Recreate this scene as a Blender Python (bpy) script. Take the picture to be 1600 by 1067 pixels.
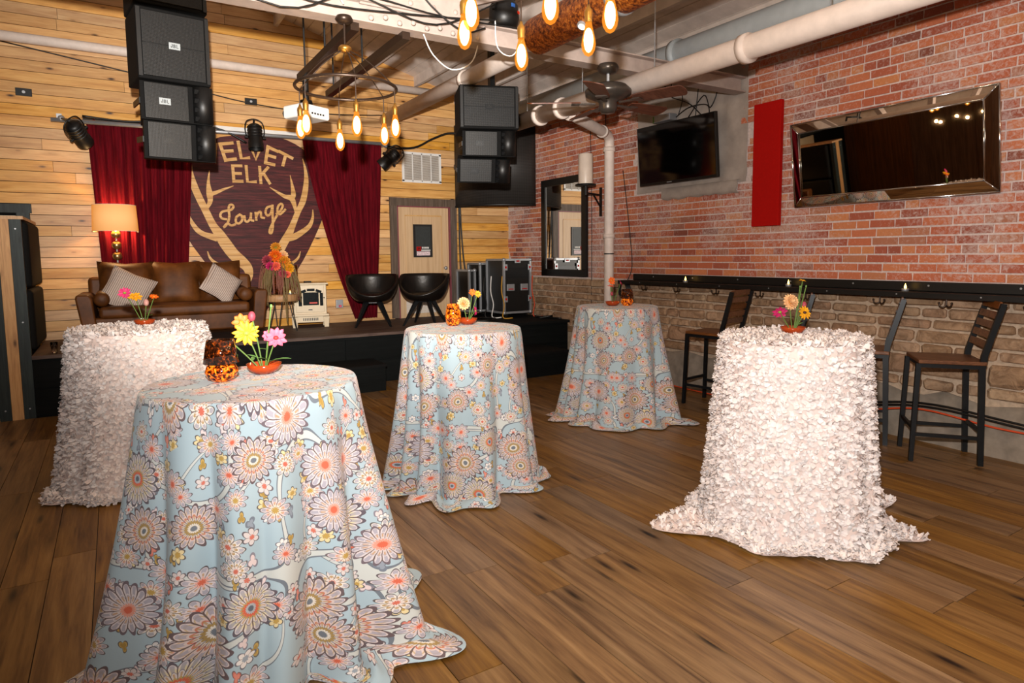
import bpy, bmesh, math, random
from mathutils import Vector, Matrix, Euler
for o in list(bpy.data.objects): bpy.data.objects.remove(o)
scene = bpy.context.scene
col = scene.collection
PI = math.pi
rnd = random.Random(7)

# ------------------------------------------------------------------ camera
cam_d = bpy.data.cameras.new('camera'); cam = bpy.data.objects.new('camera', cam_d); col.objects.link(cam)
RIGHT = Vector((0.85079546, -0.52539103, -0.01055262)); DOWN = Vector((-0.05862188, -0.07493558, -0.99546378)); FWD = Vector((0.52221697, 0.84755468, -0.09455426))
m = Matrix((( RIGHT.x, -DOWN.x, -FWD.x, 0), (RIGHT.y, -DOWN.y, -FWD.y, 0), (RIGHT.z, -DOWN.z, -FWD.z, 1.55), (0, 0, 0, 1)))
cam.matrix_world = m
cam_d.sensor_width = 36; cam_d.lens = 1006.63 / 1600 * 36; cam_d.shift_y = -39.5 / 1600
cam_d.clip_start = 0.05
scene.camera = cam
# ------------------------------------------------------------------ world, flash, warm fill, exposure
scene.view_settings.view_transform = 'Standard'; scene.view_settings.look = 'None'
scene.view_settings.gamma = 1; scene.view_settings.use_curve_mapping = False
scene.view_settings.exposure = 0.0
w = bpy.data.worlds.new('world'); scene.world = w; w.use_nodes = True
w.node_tree.nodes['Background'].inputs[0].default_value = (1.0, 0.80, 0.62, 1)
w.node_tree.nodes['Background'].inputs[1].default_value = 0.10
def lamp(name, kind, loc, power, color, target=None, **kw):
    d = bpy.data.lights.new(name, kind); d.energy = power; d.color = color
    for k, v in kw.items(): setattr(d, k, v)
    o = bpy.data.objects.new(name, d); col.objects.link(o); o.location = loc
    if target is not None:
        o.rotation_euler = (Vector(target) - Vector(loc)).to_track_quat('-Z', 'Y').to_euler()
    return o
# the photographer's flash on its bracket above the lens, zoomed at the stage
lamp('camera_flash', 'SPOT', (-0.05, 0.03, 1.88), 2600, (1.0, 0.94, 0.87), (2.5, 9.0, 3.7), spot_size=math.radians(64), spot_blend=1.0, shadow_soft_size=0.035)
# its wide spill, turned towards the brick wall
lamp('camera_flash_spill', 'SPOT', (-0.05, 0.03, 1.88), 760, (1.0, 0.965, 0.94), (3.4, 2.9, 2.55), spot_size=math.radians(150), spot_blend=1.0, shadow_soft_size=0.035)
# unseen warm point lights added high behind the camera as ambient fill
for hx, hy in ((0.5, -0.6), (3.2, -0.4)):
    lamp('warm_fill', 'POINT', (hx, hy, 3.7), 60, (1.0, 0.72, 0.45), shadow_soft_size=0.12)

# ------------------------------------------------------------------ material helpers
def lin(h):
    h = h.lstrip('#'); c = [int(h[i:i+2], 16) / 255 for i in (0, 2, 4)]
    return tuple((x / 12.92 if x <= .04045 else ((x + .055) / 1.055) ** 2.4) for x in c) + (1,)
class NT:
    def __init__(s, name):
        s.m = bpy.data.materials.new(name); s.m.use_nodes = True; s.t = s.m.node_tree; s.b = s.t.nodes['Principled BSDF']
    def n(s, typ, **p):
        nd = s.t.nodes.new(typ)
        for k, v in p.items(): setattr(nd, k, v)
        return nd
    def put(s, sock, v):
        if v is None: return
        if isinstance(v, bpy.types.NodeSocket): s.t.links.new(v, sock)
        else: sock.default_value = v
    def math(s, op, a, b=None, c=None):
        nd = s.n('ShaderNodeMath', operation=op); s.put(nd.inputs[0], a); s.put(nd.inputs[1], b); s.put(nd.inputs[2], c); return nd.outputs[0]
    def vec(s, op, a, b=None, c=None):
        nd = s.n('ShaderNodeVectorMath', operation=op); s.put(nd.inputs[0], a); s.put(nd.inputs[1], b); s.put(nd.inputs[2], c); return nd.outputs[0]
    def mix(s, f, a, b, blend='MIX'):
        nd = s.n('ShaderNodeMix', data_type='RGBA', blend_type=blend); s.put(nd.inputs[0], f); s.put(nd.inputs[6], a); s.put(nd.inputs[7], b); return nd.outputs[2]
    def ramp(s, f, stops, interp='LINEAR'):
        nd = s.n('ShaderNodeValToRGB'); cr = nd.color_ramp; cr.interpolation = interp
        while len(cr.elements) < len(stops): cr.elements.new(0.5)
        for e, (p, c) in zip(cr.elements, stops): e.position = p; e.color = lin(c) if isinstance(c, str) else c
        s.put(nd.inputs[0], f); return nd.outputs[0]
    def noise(s, v, scale, detail=3, rough=.55, dist=0):
        nd = s.n('ShaderNodeTexNoise'); s.put(nd.inputs['Vector'], v); nd.inputs['Scale'].default_value = scale; nd.inputs['Detail'].default_value = detail
        nd.inputs['Roughness'].default_value = rough; nd.inputs['Distortion'].default_value = dist; return nd.outputs[0]
    def voro(s, v, scale=1, dims='3D', feature='F1', rand=1):
        nd = s.n('ShaderNodeTexVoronoi', voronoi_dimensions=dims, feature=feature); s.put(nd.inputs['Vector'], v)
        nd.inputs['Scale'].default_value = scale; nd.inputs['Randomness'].default_value = rand; return nd
    def pos(s): return s.n('ShaderNodeNewGeometry').outputs['Position']
    def uv(s): return s.n('ShaderNodeTexCoord').outputs['UV']
    def orand(s):
        a = s.n('ShaderNodeAttribute', attribute_name='rnd').outputs['Fac']; o = s.n('ShaderNodeObjectInfo').outputs['Random']
        return s.math('FRACT', s.math('ADD', a, o))
    def bump(s, h, strength=.3, dist=.01):
        nd = s.n('ShaderNodeBump'); nd.inputs['Strength'].default_value = strength; nd.inputs['Distance'].default_value = dist; s.put(nd.inputs['Height'], h)
        s.t.links.new(nd.outputs[0], s.b.inputs['Normal'])
    def out(s, c=None, rough=None, metal=None, spec=None):
        s.put(s.b.inputs['Base Color'], c); s.put(s.b.inputs['Roughness'], rough); s.put(s.b.inputs['Metallic'], metal)
        if spec is not None: s.b.inputs['Specular IOR Level'].default_value = spec
        return s.m
def plain(name, c, rough=.5, metal=0, var=.12, scale=30, spec=None):
    T = NT(name); c = lin(c) if isinstance(c, str) else c
    nz = T.noise(T.pos(), scale, 3)
    dark = tuple(x * (1 - var) for x in c[:3]) + (1,); light = tuple(min(1, x * (1 + var)) for x in c[:3]) + (1,)
    return T.out(T.ramp(nz, [(.3, dark), (.7, light)]), rough, metal, spec)
def glow(name, c, strength):
    T = NT(name); T.b.inputs['Base Color'].default_value = (0, 0, 0, 1); T.b.inputs['Emission Color'].default_value = lin(c); T.b.inputs['Emission Strength'].default_value = strength
    return T.m
MAT = {}
def wood(name, stops, axis, stretch=(1.0, 14), knots=.35, knotc='#4a2a14', rough=.5, joint=None, tint=.55, knot_scale=(3.2, 9), grain=2.2, spec=.4):
    # grain runs along axis ('x' or 'y'); the random offset makes every plank its own board
    T = NT(name); r = T.orand(); p = T.pos()
    off = T.n('ShaderNodeCombineXYZ'); T.put(off.inputs[0], T.math('MULTIPLY', r, 37.0)); T.put(off.inputs[1], T.math('MULTIPLY', r, 91.0)); T.put(off.inputs[2], T.math('MULTIPLY', r, 53.0))
    q = T.vec('ADD', p, off.outputs[0]); a, b = stretch
    sc = {'x': (a, b, b), 'y': (b, a, b), 'z': (b, b, a)}[axis]
    v = T.vec('MULTIPLY', q, sc)
    n1 = T.noise(v, grain, 5, .6, .6); n2 = T.noise(v, grain * 4, 3, .6)
    base = T.ramp(T.math('ADD', T.math('MULTIPLY', n1, .75), T.math('MULTIPLY', n2, .25)), stops)
    hsv = T.n('ShaderNodeHueSaturation'); T.put(hsv.inputs['Color'], base)
    T.put(hsv.inputs['Value'], T.math('ADD', 1 - tint / 2, T.math('MULTIPLY', r, tint)))
    T.put(hsv.inputs['Saturation'], T.math('ADD', .82, T.math('MULTIPLY', T.math('FRACT', T.math('MULTIPLY', r, 7.3)), .3)))
    c = hsv.outputs[0]
    ka, kb = knot_scale; ks = {'x': (ka, kb, kb), 'y': (kb, ka, kb), 'z': (kb, kb, ka)}[axis]
    vo = T.voro(T.vec('MULTIPLY', q, ks)); d = vo.outputs['Distance']; cc = T.n('ShaderNodeSeparateColor'); T.put(cc.inputs[0], vo.outputs['Color'])
    has = T.math('LESS_THAN', cc.outputs[0], knots)
    k = T.math('MULTIPLY', T.ramp(d, [(.06, (1, 1, 1, 1)), (.17, (0, 0, 0, 1))]), has)
    halo = T.math('MULTIPLY', T.math('MULTIPLY', T.ramp(d, [(.1, (1, 1, 1, 1)), (.42, (0, 0, 0, 1))]), has), .45)
    c = T.mix(halo, c, lin(stops[0][1])); c = T.mix(k, c, lin(knotc))
    T.bump(n2, .12, .004)
    return T.out(c, rough, 0, spec)
MAT['pine'] = wood('pine', [(.22, '#a8713a'), (.45, '#cc9653'), (.6, '#dba965'), (.78, '#e2b878')], 'x', (.8, 9), .46, '#2e1609', .45, tint=.36, knot_scale=(3.4, 9.5))
MAT['pine_y'] = wood('pine_y', [(.28, '#a06f3f'), (.5, '#cf9b5e'), (.75, '#e3bb80')], 'z', (.9, 13), .2, '#4a2a14', .5, tint=.1)
MAT['floorwood'] = wood('floorwood', [(.26, '#3d2914'), (.42, '#694a2a'), (.55, '#826037'), (.72, '#977549')], 'y', (.8, 13), .42, '#160c06', .4, tint=.34, knot_scale=(1.7, 8.5), grain=1.8, spec=.45)
MAT['darkfloor'] = wood('darkfloor', [(.3, '#2c1e18'), (.5, '#4a342a'), (.7, '#665044')], 'x', (.8, 18), .2, '#150d0a', .6, tint=.2)
MAT['blackwood'] = wood('blackwood', [(.3, '#070909'), (.5, '#0c0f0f'), (.75, '#121515')], 'x', (1, 16), .15, '#060808', .7, tint=.3, spec=.12)
MAT['blackwood_z'] = wood('blackwood_z', [(.3, '#141c1d'), (.5, '#222c2d'), (.75, '#37423f')], 'z', (1, 16), .15, '#080a0a', .55, tint=.2)
MAT['seatwood'] = wood('seatwood', [(.3, '#4a2a15'), (.5, '#6f4325'), (.75, '#8d5a33')], 'y', (1.2, 18), .1, '#2a160b', .4, tint=.3)
MAT['walnut'] = wood('walnut', [(.3, '#3a2416'), (.5, '#5a3a24'), (.75, '#755036')], 'z', (.6, 12), .05, '#1d120a', .5, tint=.2)
MAT['slabwood'] = wood('slabwood', [(.3, '#7d5530'), (.5, '#a87a48'), (.75, '#c39a66')], 'z', (1.5, 20), .1, '#4a2a14', .5, tint=.1)
MAT['door_veneer'] = wood('door_veneer', [(.3, '#b98d58'), (.5, '#cfa670'), (.75, '#dcb988')], 'z', (.5, 18), .0, '#7d5530', .4, tint=.1)
MAT['trimwood'] = wood('trimwood', [(.3, '#3a3029'), (.5, '#57483c'), (.75, '#75665a')], 'z', (.8, 16), .1, '#1d1813', .6, tint=.2)
def brick_mat():
    T = NT('brick'); r = T.orand(); p = T.pos()
    base = T.ramp(r, [(0, '#7d4c40'), (.1, '#aa5b46'), (.3, '#c26b4d'), (.5, '#ce7651'), (.7, '#d68259'), (.86, '#dc915d'), (1, '#a3705f')])
    n1 = T.noise(p, 60, 4, .6); base = T.mix(T.math('MULTIPLY', n1, .5), base, lin('#9a5540'))
    big = T.noise(p, 1.1, 3, .5); fine = T.noise(p, 34, 4, .7, .8)
    wash = T.ramp(T.math('ADD', T.math('MULTIPLY', big, .55), T.math('MULTIPLY', fine, .62)), [(.56, (0, 0, 0, 1)), (.76, (.85, .85, .85, 1))])
    c = T.mix(wash, base, lin('#d6c3bb')); T.bump(fine, .5, .004)
    return T.out(c, .85, 0, .25)
MAT['brick'] = brick_mat()
def stone_mat():
    T = NT('stone'); r = T.orand(); p = T.pos()
    base = T.ramp(r, [(0, '#9a7a5c'), (.3, '#b08f70'), (.6, '#bf9e80'), (.8, '#a98468'), (1, '#c2a585')])
    n1 = T.noise(p, 7, 5, .62, 1.2); c = T.mix(T.ramp(n1, [(.35, (.75, .75, .75, 1)), (.6, (0, 0, 0, 1))]), base, lin('#755840'))
    n2 = T.noise(p, 26, 5, .65); c = T.mix(T.ramp(n2, [(.55, (0, 0, 0, 1)), (.75, (.5, .5, .5, 1))]), c, lin('#c2a78c'))
    T.bump(T.math('ADD', n1, T.math('MULTIPLY', n2, .4)), .9, .02)
    return T.out(c, .9, 0, .2)
MAT['stone'] = stone_mat()
MAT['mortar'] = plain('mortar', '#d9c8c0', .95, 0, .16, 40, .1)
MAT['stone_mortar'] = plain('stone_mortar', '#c2ab93', .95, 0, .18, 30, .1)
MAT['concrete'] = plain('concrete', '#8f8375', .9, 0, .25, 9, .2)
MAT['plaster'] = plain('plaster', '#a99d93', .9, 0, .14, 7, .2)
MAT['creampaint'] = plain('creampaint', '#e3d4c9', .55, 0, .07, 12)
MAT['trusspaint'] = plain('trusspaint', '#a6968d', .55, 0, .1, 12)
MAT['ceilpaint'] = plain('ceilpaint', '#d3c7be', .8, 0, .12, 6)
MAT['pvc'] = plain('pvc', '#a9b1b4', .45, 0, .06, 12)
MAT['black'] = plain('black', '#0d0d0d', .45, 0, .2, 30)
MAT['blackmatte'] = plain('blackmatte', '#0b0b0b', .8, 0, .2, 30, .2)
MAT['blackmetal'] = plain('blackmetal', '#17191b', .4, .3, .2, 30)
MAT['steel'] = plain('steel', '#a9acb0', .5, .7, .06, 20)
MAT['chrome'] = plain('chrome', '#d9dadb', .12, 1, .03, 10)
MAT['white'] = plain('white', '#e6e4e0', .5, 0, .04, 10)
MAT['bronze'] = plain('bronze', '#3b2d24', .35, .6, .15, 20)
MAT['fanbronze'] = plain('fanbronze', '#4a433d', .32, .5, .08, 12)
MAT['brass'] = plain('brass', '#c49045', .3, .9, .1, 20)
MAT['goldsilver'] = plain('goldsilver', '#b39a6a', .3, .9, .12, 25)
MAT['blade'] = wood('blade', [(.3, '#3f2114'), (.5, '#5f3320'), (.75, '#7d4a30')], 'x', (2, 20), .0, '#2a160b', .45, tint=.1)
MAT['red'] = plain('red', '#b0120d', .9, 0, .06, 60, .1)
MAT['orange_cable'] = plain('orange_cable', '#d0471d', .5, 0, .05)
MAT['yellow_cable'] = plain('yellow_cable', '#c08a15', .5, 0, .05)
MAT['ivory'] = plain('ivory', '#d6c4a4', .45, 0, .05, 12)
MAT['candlewax'] = plain('candlewax', '#d9c8b8', .4, 0, .04, 14)
MAT['creamshade'] = plain('creamshade', '#e5d9c4', .7, 0, .04, 12)
MAT['coil_glass'] = plain('coil_glass', '#1c2124', .08, 0, .1)
MAT['screen'] = plain('screen', '#040404', .07, 0, .1, 8)
def leather():
    T = NT('leather'); p = T.pos(); n1 = T.noise(p, 4, 4, .6); n2 = T.noise(p, 220, 2)
    T.bump(n2, .15, .002); return T.out(T.ramp(n1, [(.3, '#3d2008'), (.55, '#5f3614'), (.8, '#7d4c22')]), .5, 0, .22)
MAT['leather'] = leather()
def blackleather():
    T = NT('blackleather'); p = T.pos(); n1 = T.noise(p, 9, 4, .6, 1.0); T.bump(n1, .35, .01); return T.out(T.ramp(n1, [(.3, '#090807'), (.7, '#17120f')]), .36)
MAT['blackleather'] = blackleather()
def knit():
    T = NT('knit'); uvn = T.n('ShaderNodeTexCoord').outputs['Object']; wv = T.n('ShaderNodeTexWave', wave_type='BANDS', bands_direction='X'); T.put(wv.inputs['Vector'], uvn); wv.inputs['Scale'].default_value = 16; wv.inputs['Distortion'].default_value = .4
    T.bump(wv.outputs[1], .6, .006); return T.out(T.ramp(wv.outputs[1], [(.1, '#98877d'), (.7, '#c9b8ad')]), .95, 0, .1)
MAT['knit'] = knit()
def velvet():
    T = NT('velvet'); p = T.vec('MULTIPLY', T.pos(), (14, 14, 1.2)); n1 = T.noise(p, 2, 4, .6)
    T.b.inputs['Sheen Weight'].default_value = .35; T.b.inputs['Sheen Tint'].default_value = lin('#c0203a'); T.b.inputs['Sheen Roughness'].default_value = .4
    return T.out(T.ramp(n1, [(.3, '#3d040c'), (.7, '#6b0b18')]), .9, 0, .1)
MAT['velvet'] = velvet()
def grille():
    T = NT('grille'); v = T.vec('MULTIPLY', T.n('ShaderNodeTexCoord').outputs['Object'], (90, 90, 90)); vo = T.voro(v, 1, '3D', 'F1', 0)
    c = T.ramp(vo.outputs['Distance'], [(.35, '#060606'), (.5, '#131312')]); T.bump(vo.outputs['Distance'], .4, .004); return T.out(c, .5, .2)
MAT['grille'] = grille()
def perforated():
    T = NT('perforated'); v = T.vec('MULTIPLY', T.uv(), (60, 60, 1)); vo = T.voro(v, 1, '2D', 'F1', 0)
    return T.out(T.ramp(vo.outputs['Distance'], [(.3, '#040404'), (.42, '#3f3b38')]), .45, .2)
MAT['perforated'] = perforated()
def rust():
    T = NT('rust'); p = T.pos(); n1 = T.noise(p, 38, 6, .8, .2)
    return T.out(T.ramp(n1, [(.36, '#2a1206'), (.45, '#7d3a0e'), (.53, '#c46c20'), (.64, '#eda545')]), .5, .35)
MAT['rust'] = rust()
def signpaint():
    # dark stained boards of the painted shield, streaky, with the board joints of the wall
    T = NT('signpaint'); p = T.pos(); s = T.n('ShaderNodeSeparateXYZ'); T.put(s.inputs[0], p)
    n1 = T.noise(T.vec('MULTIPLY', p, (2.2, 1, 26)), 1.4, 5, .7, .4); c = T.ramp(n1, [(.36, '#2c0c0d'), (.52, '#4d191a'), (.66, '#622624'), (.76, '#95604a')])
    f = T.math('FRACT', T.math('DIVIDE', T.math('SUBTRACT', s.outputs[2], 2.555), .1225)); j = T.math('LESS_THAN', f, .03)
    return T.out(T.mix(j, c, lin('#140606')), .6, 0, .3)
MAT['signpaint'] = signpaint()
def signpine():
    T = NT('signpine'); p = T.pos(); s = T.n('ShaderNodeSeparateXYZ'); T.put(s.inputs[0], p)
    n1 = T.noise(T.vec('MULTIPLY', p, (1, 1, 13)), 2.2, 5, .6, .5); c = T.ramp(n1, [(.3, '#b07d42'), (.5, '#cf9f5e'), (.7, '#dcb27a')])
    f = T.math('FRACT', T.math('DIVIDE', T.math('SUBTRACT', s.outputs[2], 2.555), .1225)); j = T.math('LESS_THAN', f, .03)
    return T.out(T.mix(j, c, lin('#7d5228')), .5, 0, .3)
MAT['signpine'] = signpine()
def mirror():
    T = NT('mirror'); return T.out((.72, .62, .5, 1), .015, 1)
MAT['mirror'] = mirror()
def clearmirror():
    T = NT('clearmirror'); return T.out((.86, .84, .8, 1), .01, 1)
MAT['clearmirror'] = clearmirror()
def tortoise(name, g):
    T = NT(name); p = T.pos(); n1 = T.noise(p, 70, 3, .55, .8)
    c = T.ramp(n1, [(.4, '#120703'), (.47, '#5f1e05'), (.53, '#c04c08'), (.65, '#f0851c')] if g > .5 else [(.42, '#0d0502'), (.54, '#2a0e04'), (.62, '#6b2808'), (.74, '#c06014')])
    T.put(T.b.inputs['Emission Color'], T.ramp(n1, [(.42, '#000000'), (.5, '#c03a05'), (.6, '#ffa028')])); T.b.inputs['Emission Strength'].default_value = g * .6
    return T.out(c, .06, 0, .6)
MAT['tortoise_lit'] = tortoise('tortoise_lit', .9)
MAT['tortoise'] = tortoise('tortoise', .03)
def amber_glass():
    T = NT('amber_glass'); T.b.inputs['Transmission Weight'].default_value = .25; return T.out(lin('#b5461a'), .12, 0, .5)
MAT['amber_glass'] = amber_glass()
def clear_glass():
    T = NT('clear_glass'); T.b.inputs['Transmission Weight'].default_value = 1; T.b.inputs['IOR'].default_value = 1.3; return T.out((.95, .97, .97, 1), .02)
MAT['clear_glass'] = clear_glass()
def bulbglass():
    T = NT('bulbglass'); t = T.t; tr = t.nodes.new('ShaderNodeBsdfTransparent'); tr.inputs[0].default_value = (1, .78, .45, 1)
    em = t.nodes.new('ShaderNodeEmission'); em.inputs[0].default_value = lin('#ff9d33'); em.inputs[1].default_value = 1.3
    mx = t.nodes.new('ShaderNodeMixShader'); mx.inputs[0].default_value = .5; t.links.new(tr.outputs[0], mx.inputs[1]); t.links.new(em.outputs[0], mx.inputs[2])
    t.links.new(mx.outputs[0], t.nodes['Material Output'].inputs[0]); return T.m
MAT['bulbglass'] = bulbglass()
MAT['filament'] = glow('filament', '#ffedbd', 18)
MAT['flame'] = glow('flame', '#ffc25a', 9)
MAT['led'] = glow('led', '#fff0d0', 6)
MAT['ember'] = glow('ember', '#ff3a18', .6)
def lampshade():
    T = NT('lampshade'); T.b.inputs['Emission Color'].default_value = lin('#ff9422'); T.b.inputs['Emission Strength'].default_value = .55; return T.out(lin('#d8bd90'), .8, 0, .1)
MAT['lampshade'] = lampshade()
for nm, c in dict(petal_yellow='#dc9a0c', petal_orange='#e0620a', petal_pink='#d8546c', petal_magenta='#c02060', petal_peach='#f0c08a', petal_coral='#e8664a', petal_rose='#a03a48', petal_amber='#d0861f', centre_green='#8aa03a', centre_red='#c02a2a', centre_dark='#3a1a14', stem='#54702a', leaf='#5f8a45', amaranth='#7a4432', amaranth_green='#6f5a30', bud='#c08a80').items():
    MAT[nm] = plain(nm, c, .6, 0, .18, 60)
def blush():
    T = NT('blush'); r = T.orand(); c = T.ramp(r, [(0, '#d8cbc6'), (.35, '#e6d9d3'), (.7, '#e6e1df'), (1, '#ead9d1')]); T.b.inputs['Sheen Weight'].default_value = .2
    return T.out(c, .7, 0, .3)
MAT['blush'] = blush()
MAT['blush_base'] = plain('blush_base', '#dfcbc2', .85, 0, .08, 30)
def floral():
    T = NT('floral'); uv = T.uv(); wob = T.noise(uv, 9, 2); 
    ws = T.n('ShaderNodeCombineXYZ'); T.put(ws.inputs[0], T.math('MULTIPLY', wob, .03)); T.put(ws.inputs[1], T.math('MULTIPLY', wob, .03))
    uvw = T.vec('ADD', uv, ws.outputs[0])
    base = T.mix(T.noise(uv, 5, 2), lin('#9fb5bf'), lin('#aec1c9'))
    # vines: double grey stems following contours of a smooth field
    for sc, off in ((3.4, 0.0), (2.7, 5.0)):
        nv = T.noise(T.vec('ADD', uv, (off, off * .7, 0)), sc, 0, .4)
        d = T.math('ABSOLUTE', T.math('SUBTRACT', nv, .5))
        base = T.mix(T.math('LESS_THAN', d, .017), base, lin('#6f7780')); base = T.mix(T.math('LESS_THAN', d, .011), base, lin('#c6cac6'))
    def layer(base, scale, off, stops, npet, amp, size, keep, lines=.0, ell=1.0, rand=.75):
        v = T.vec('ADD', T.vec('MULTIPLY', uvw, (scale, scale * ell, 1)), (off, off * 1.7, 0))
        vo = T.voro(v, 1, '2D', 'F1', rand); loc = T.vec('SUBTRACT', v, vo.outputs['Position'])
        s = T.n('ShaderNodeSeparateXYZ'); T.put(s.inputs[0], loc); cc = T.n('ShaderNodeSeparateColor'); T.put(cc.inputs[0], vo.outputs['Color'])
        ang = T.math('ADD', T.math('ARCTAN2', s.outputs[1], s.outputs[0]), T.math('MULTIPLY', cc.outputs[0], 6.283))
        pet = T.math('ABSOLUTE', T.math('SINE', T.math('MULTIPLY', ang, npet / 2)))
        scal = T.math('ADD', 1 - amp, T.math('MULTIPLY', pet, amp))
        rr = T.math('DIVIDE', vo.outputs['Distance'], T.math('MULTIPLY', T.math('ADD', size * .72, T.math('MULTIPLY', cc.outputs[1], size * .28)), scal))
        c = None
        for k, st in enumerate(stops):
            ck = T.ramp(rr, st, 'CONSTANT')
            c = ck if c is None else T.mix(T.math('GREATER_THAN', T.math('FRACT', T.math('MULTIPLY', cc.outputs[2], 9.7)), k / len(stops)), c, ck)
        if lines:
            li = T.math('MULTIPLY', T.math('LESS_THAN', pet, lines), T.math('GREATER_THAN', rr, .34)); c = T.mix(li, c, lin('#6b5a55'))
        if lines > .15:      # soft shading up the middle of each petal
            mid = T.math('MULTIPLY', T.math('MULTIPLY', T.math('GREATER_THAN', pet, .78), T.math('GREATER_THAN', rr, .6)), T.math('LESS_THAN', rr, .86)); c = T.mix(T.math('MULTIPLY', mid, .75), c, lin('#9a97a6'))
            mid2 = T.math('MULTIPLY', T.math('MULTIPLY', T.math('GREATER_THAN', pet, .9), T.math('GREATER_THAN', rr, .36)), T.math('LESS_THAN', rr, .52)); c = T.mix(T.math('MULTIPLY', mid2, .8), c, lin('#b98f5e'))
        mask = T.math('MULTIPLY', T.math('LESS_THAN', rr, 1.0), T.math('LESS_THAN', cc.outputs[2], keep))
        return T.mix(mask, base, c)
    small = [[(0, '#a98a48'), (.55, '#bf9f58'), (.8, '#6b6560')], [(0, '#d88a78'), (.6, '#cc7466'), (.8, '#7a6662')], [(0, '#dccac8'), (.7, '#84808a')], [(0, '#8f98a3'), (.6, '#747c88')]]
    base = layer(base, 17, 3.1, small, 3, .6, .3, .5, 0, .6)
    base = layer(base, 13, 9.3, [[(0, '#c9705e'), (.3, '#d3c9c6'), (.84, '#6a6368')], [(0, '#b8974f'), (.4, '#dccb9c'), (.84, '#5f5a58')], [(0, '#9aa3ad'), (.35, '#e2ddd9'), (.84, '#6f6f78')]], 6, .4, .4, .6, .14)
    base = layer(base, 8.0, 7.7, [[(0, '#d0664c'), (.2, '#e0aa9c'), (.34, '#d2c6c6'), (.8, '#cfc4c4'), (.9, '#5f575a')], [(0, '#b8974f'), (.24, '#dccfc2'), (.5, '#d9a396'), (.58, '#d6cbc8'), (.9, '#6b6064')], [(0, '#c86a56'), (.2, '#ddd0c8'), (.45, '#a99668'), (.54, '#e0d8cf'), (.9, '#5f5a58')]], 9, .42, .48, .85, .2, 1.15)
    base = layer(base, 4.3, 1.3, [[(0, '#5f6670'), (.1, '#a9b0b6'), (.18, '#d0664c'), (.29, '#b9a166'), (.36, '#cfc8c6'), (.56, '#8f8790'), (.6, '#d8cda8'), (.76, '#d3cbc9'), (.89, '#605860')],
                                  [(0, '#6f757d'), (.13, '#d9d2c8'), (.22, '#a58a55'), (.34, '#cbc4c0'), (.47, '#c97a68'), (.54, '#d2c0ba'), (.72, '#c4ab86'), (.79, '#d4c6c2'), (.89, '#655658')],
                                  [(0, '#d0664c'), (.16, '#dc9a86'), (.28, '#cfc2c0'), (.52, '#aaa2aa'), (.56, '#d3cacb'), (.88, '#6f6269')]], 17, .24, .47, .92, .24)
    T.b.inputs['Sheen Weight'].default_value = .15
    T.bump(T.noise(uv, 900, 1), .1, .001)
    return T.out(base, .75, 0, .25)
MAT['floral'] = floral()

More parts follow.
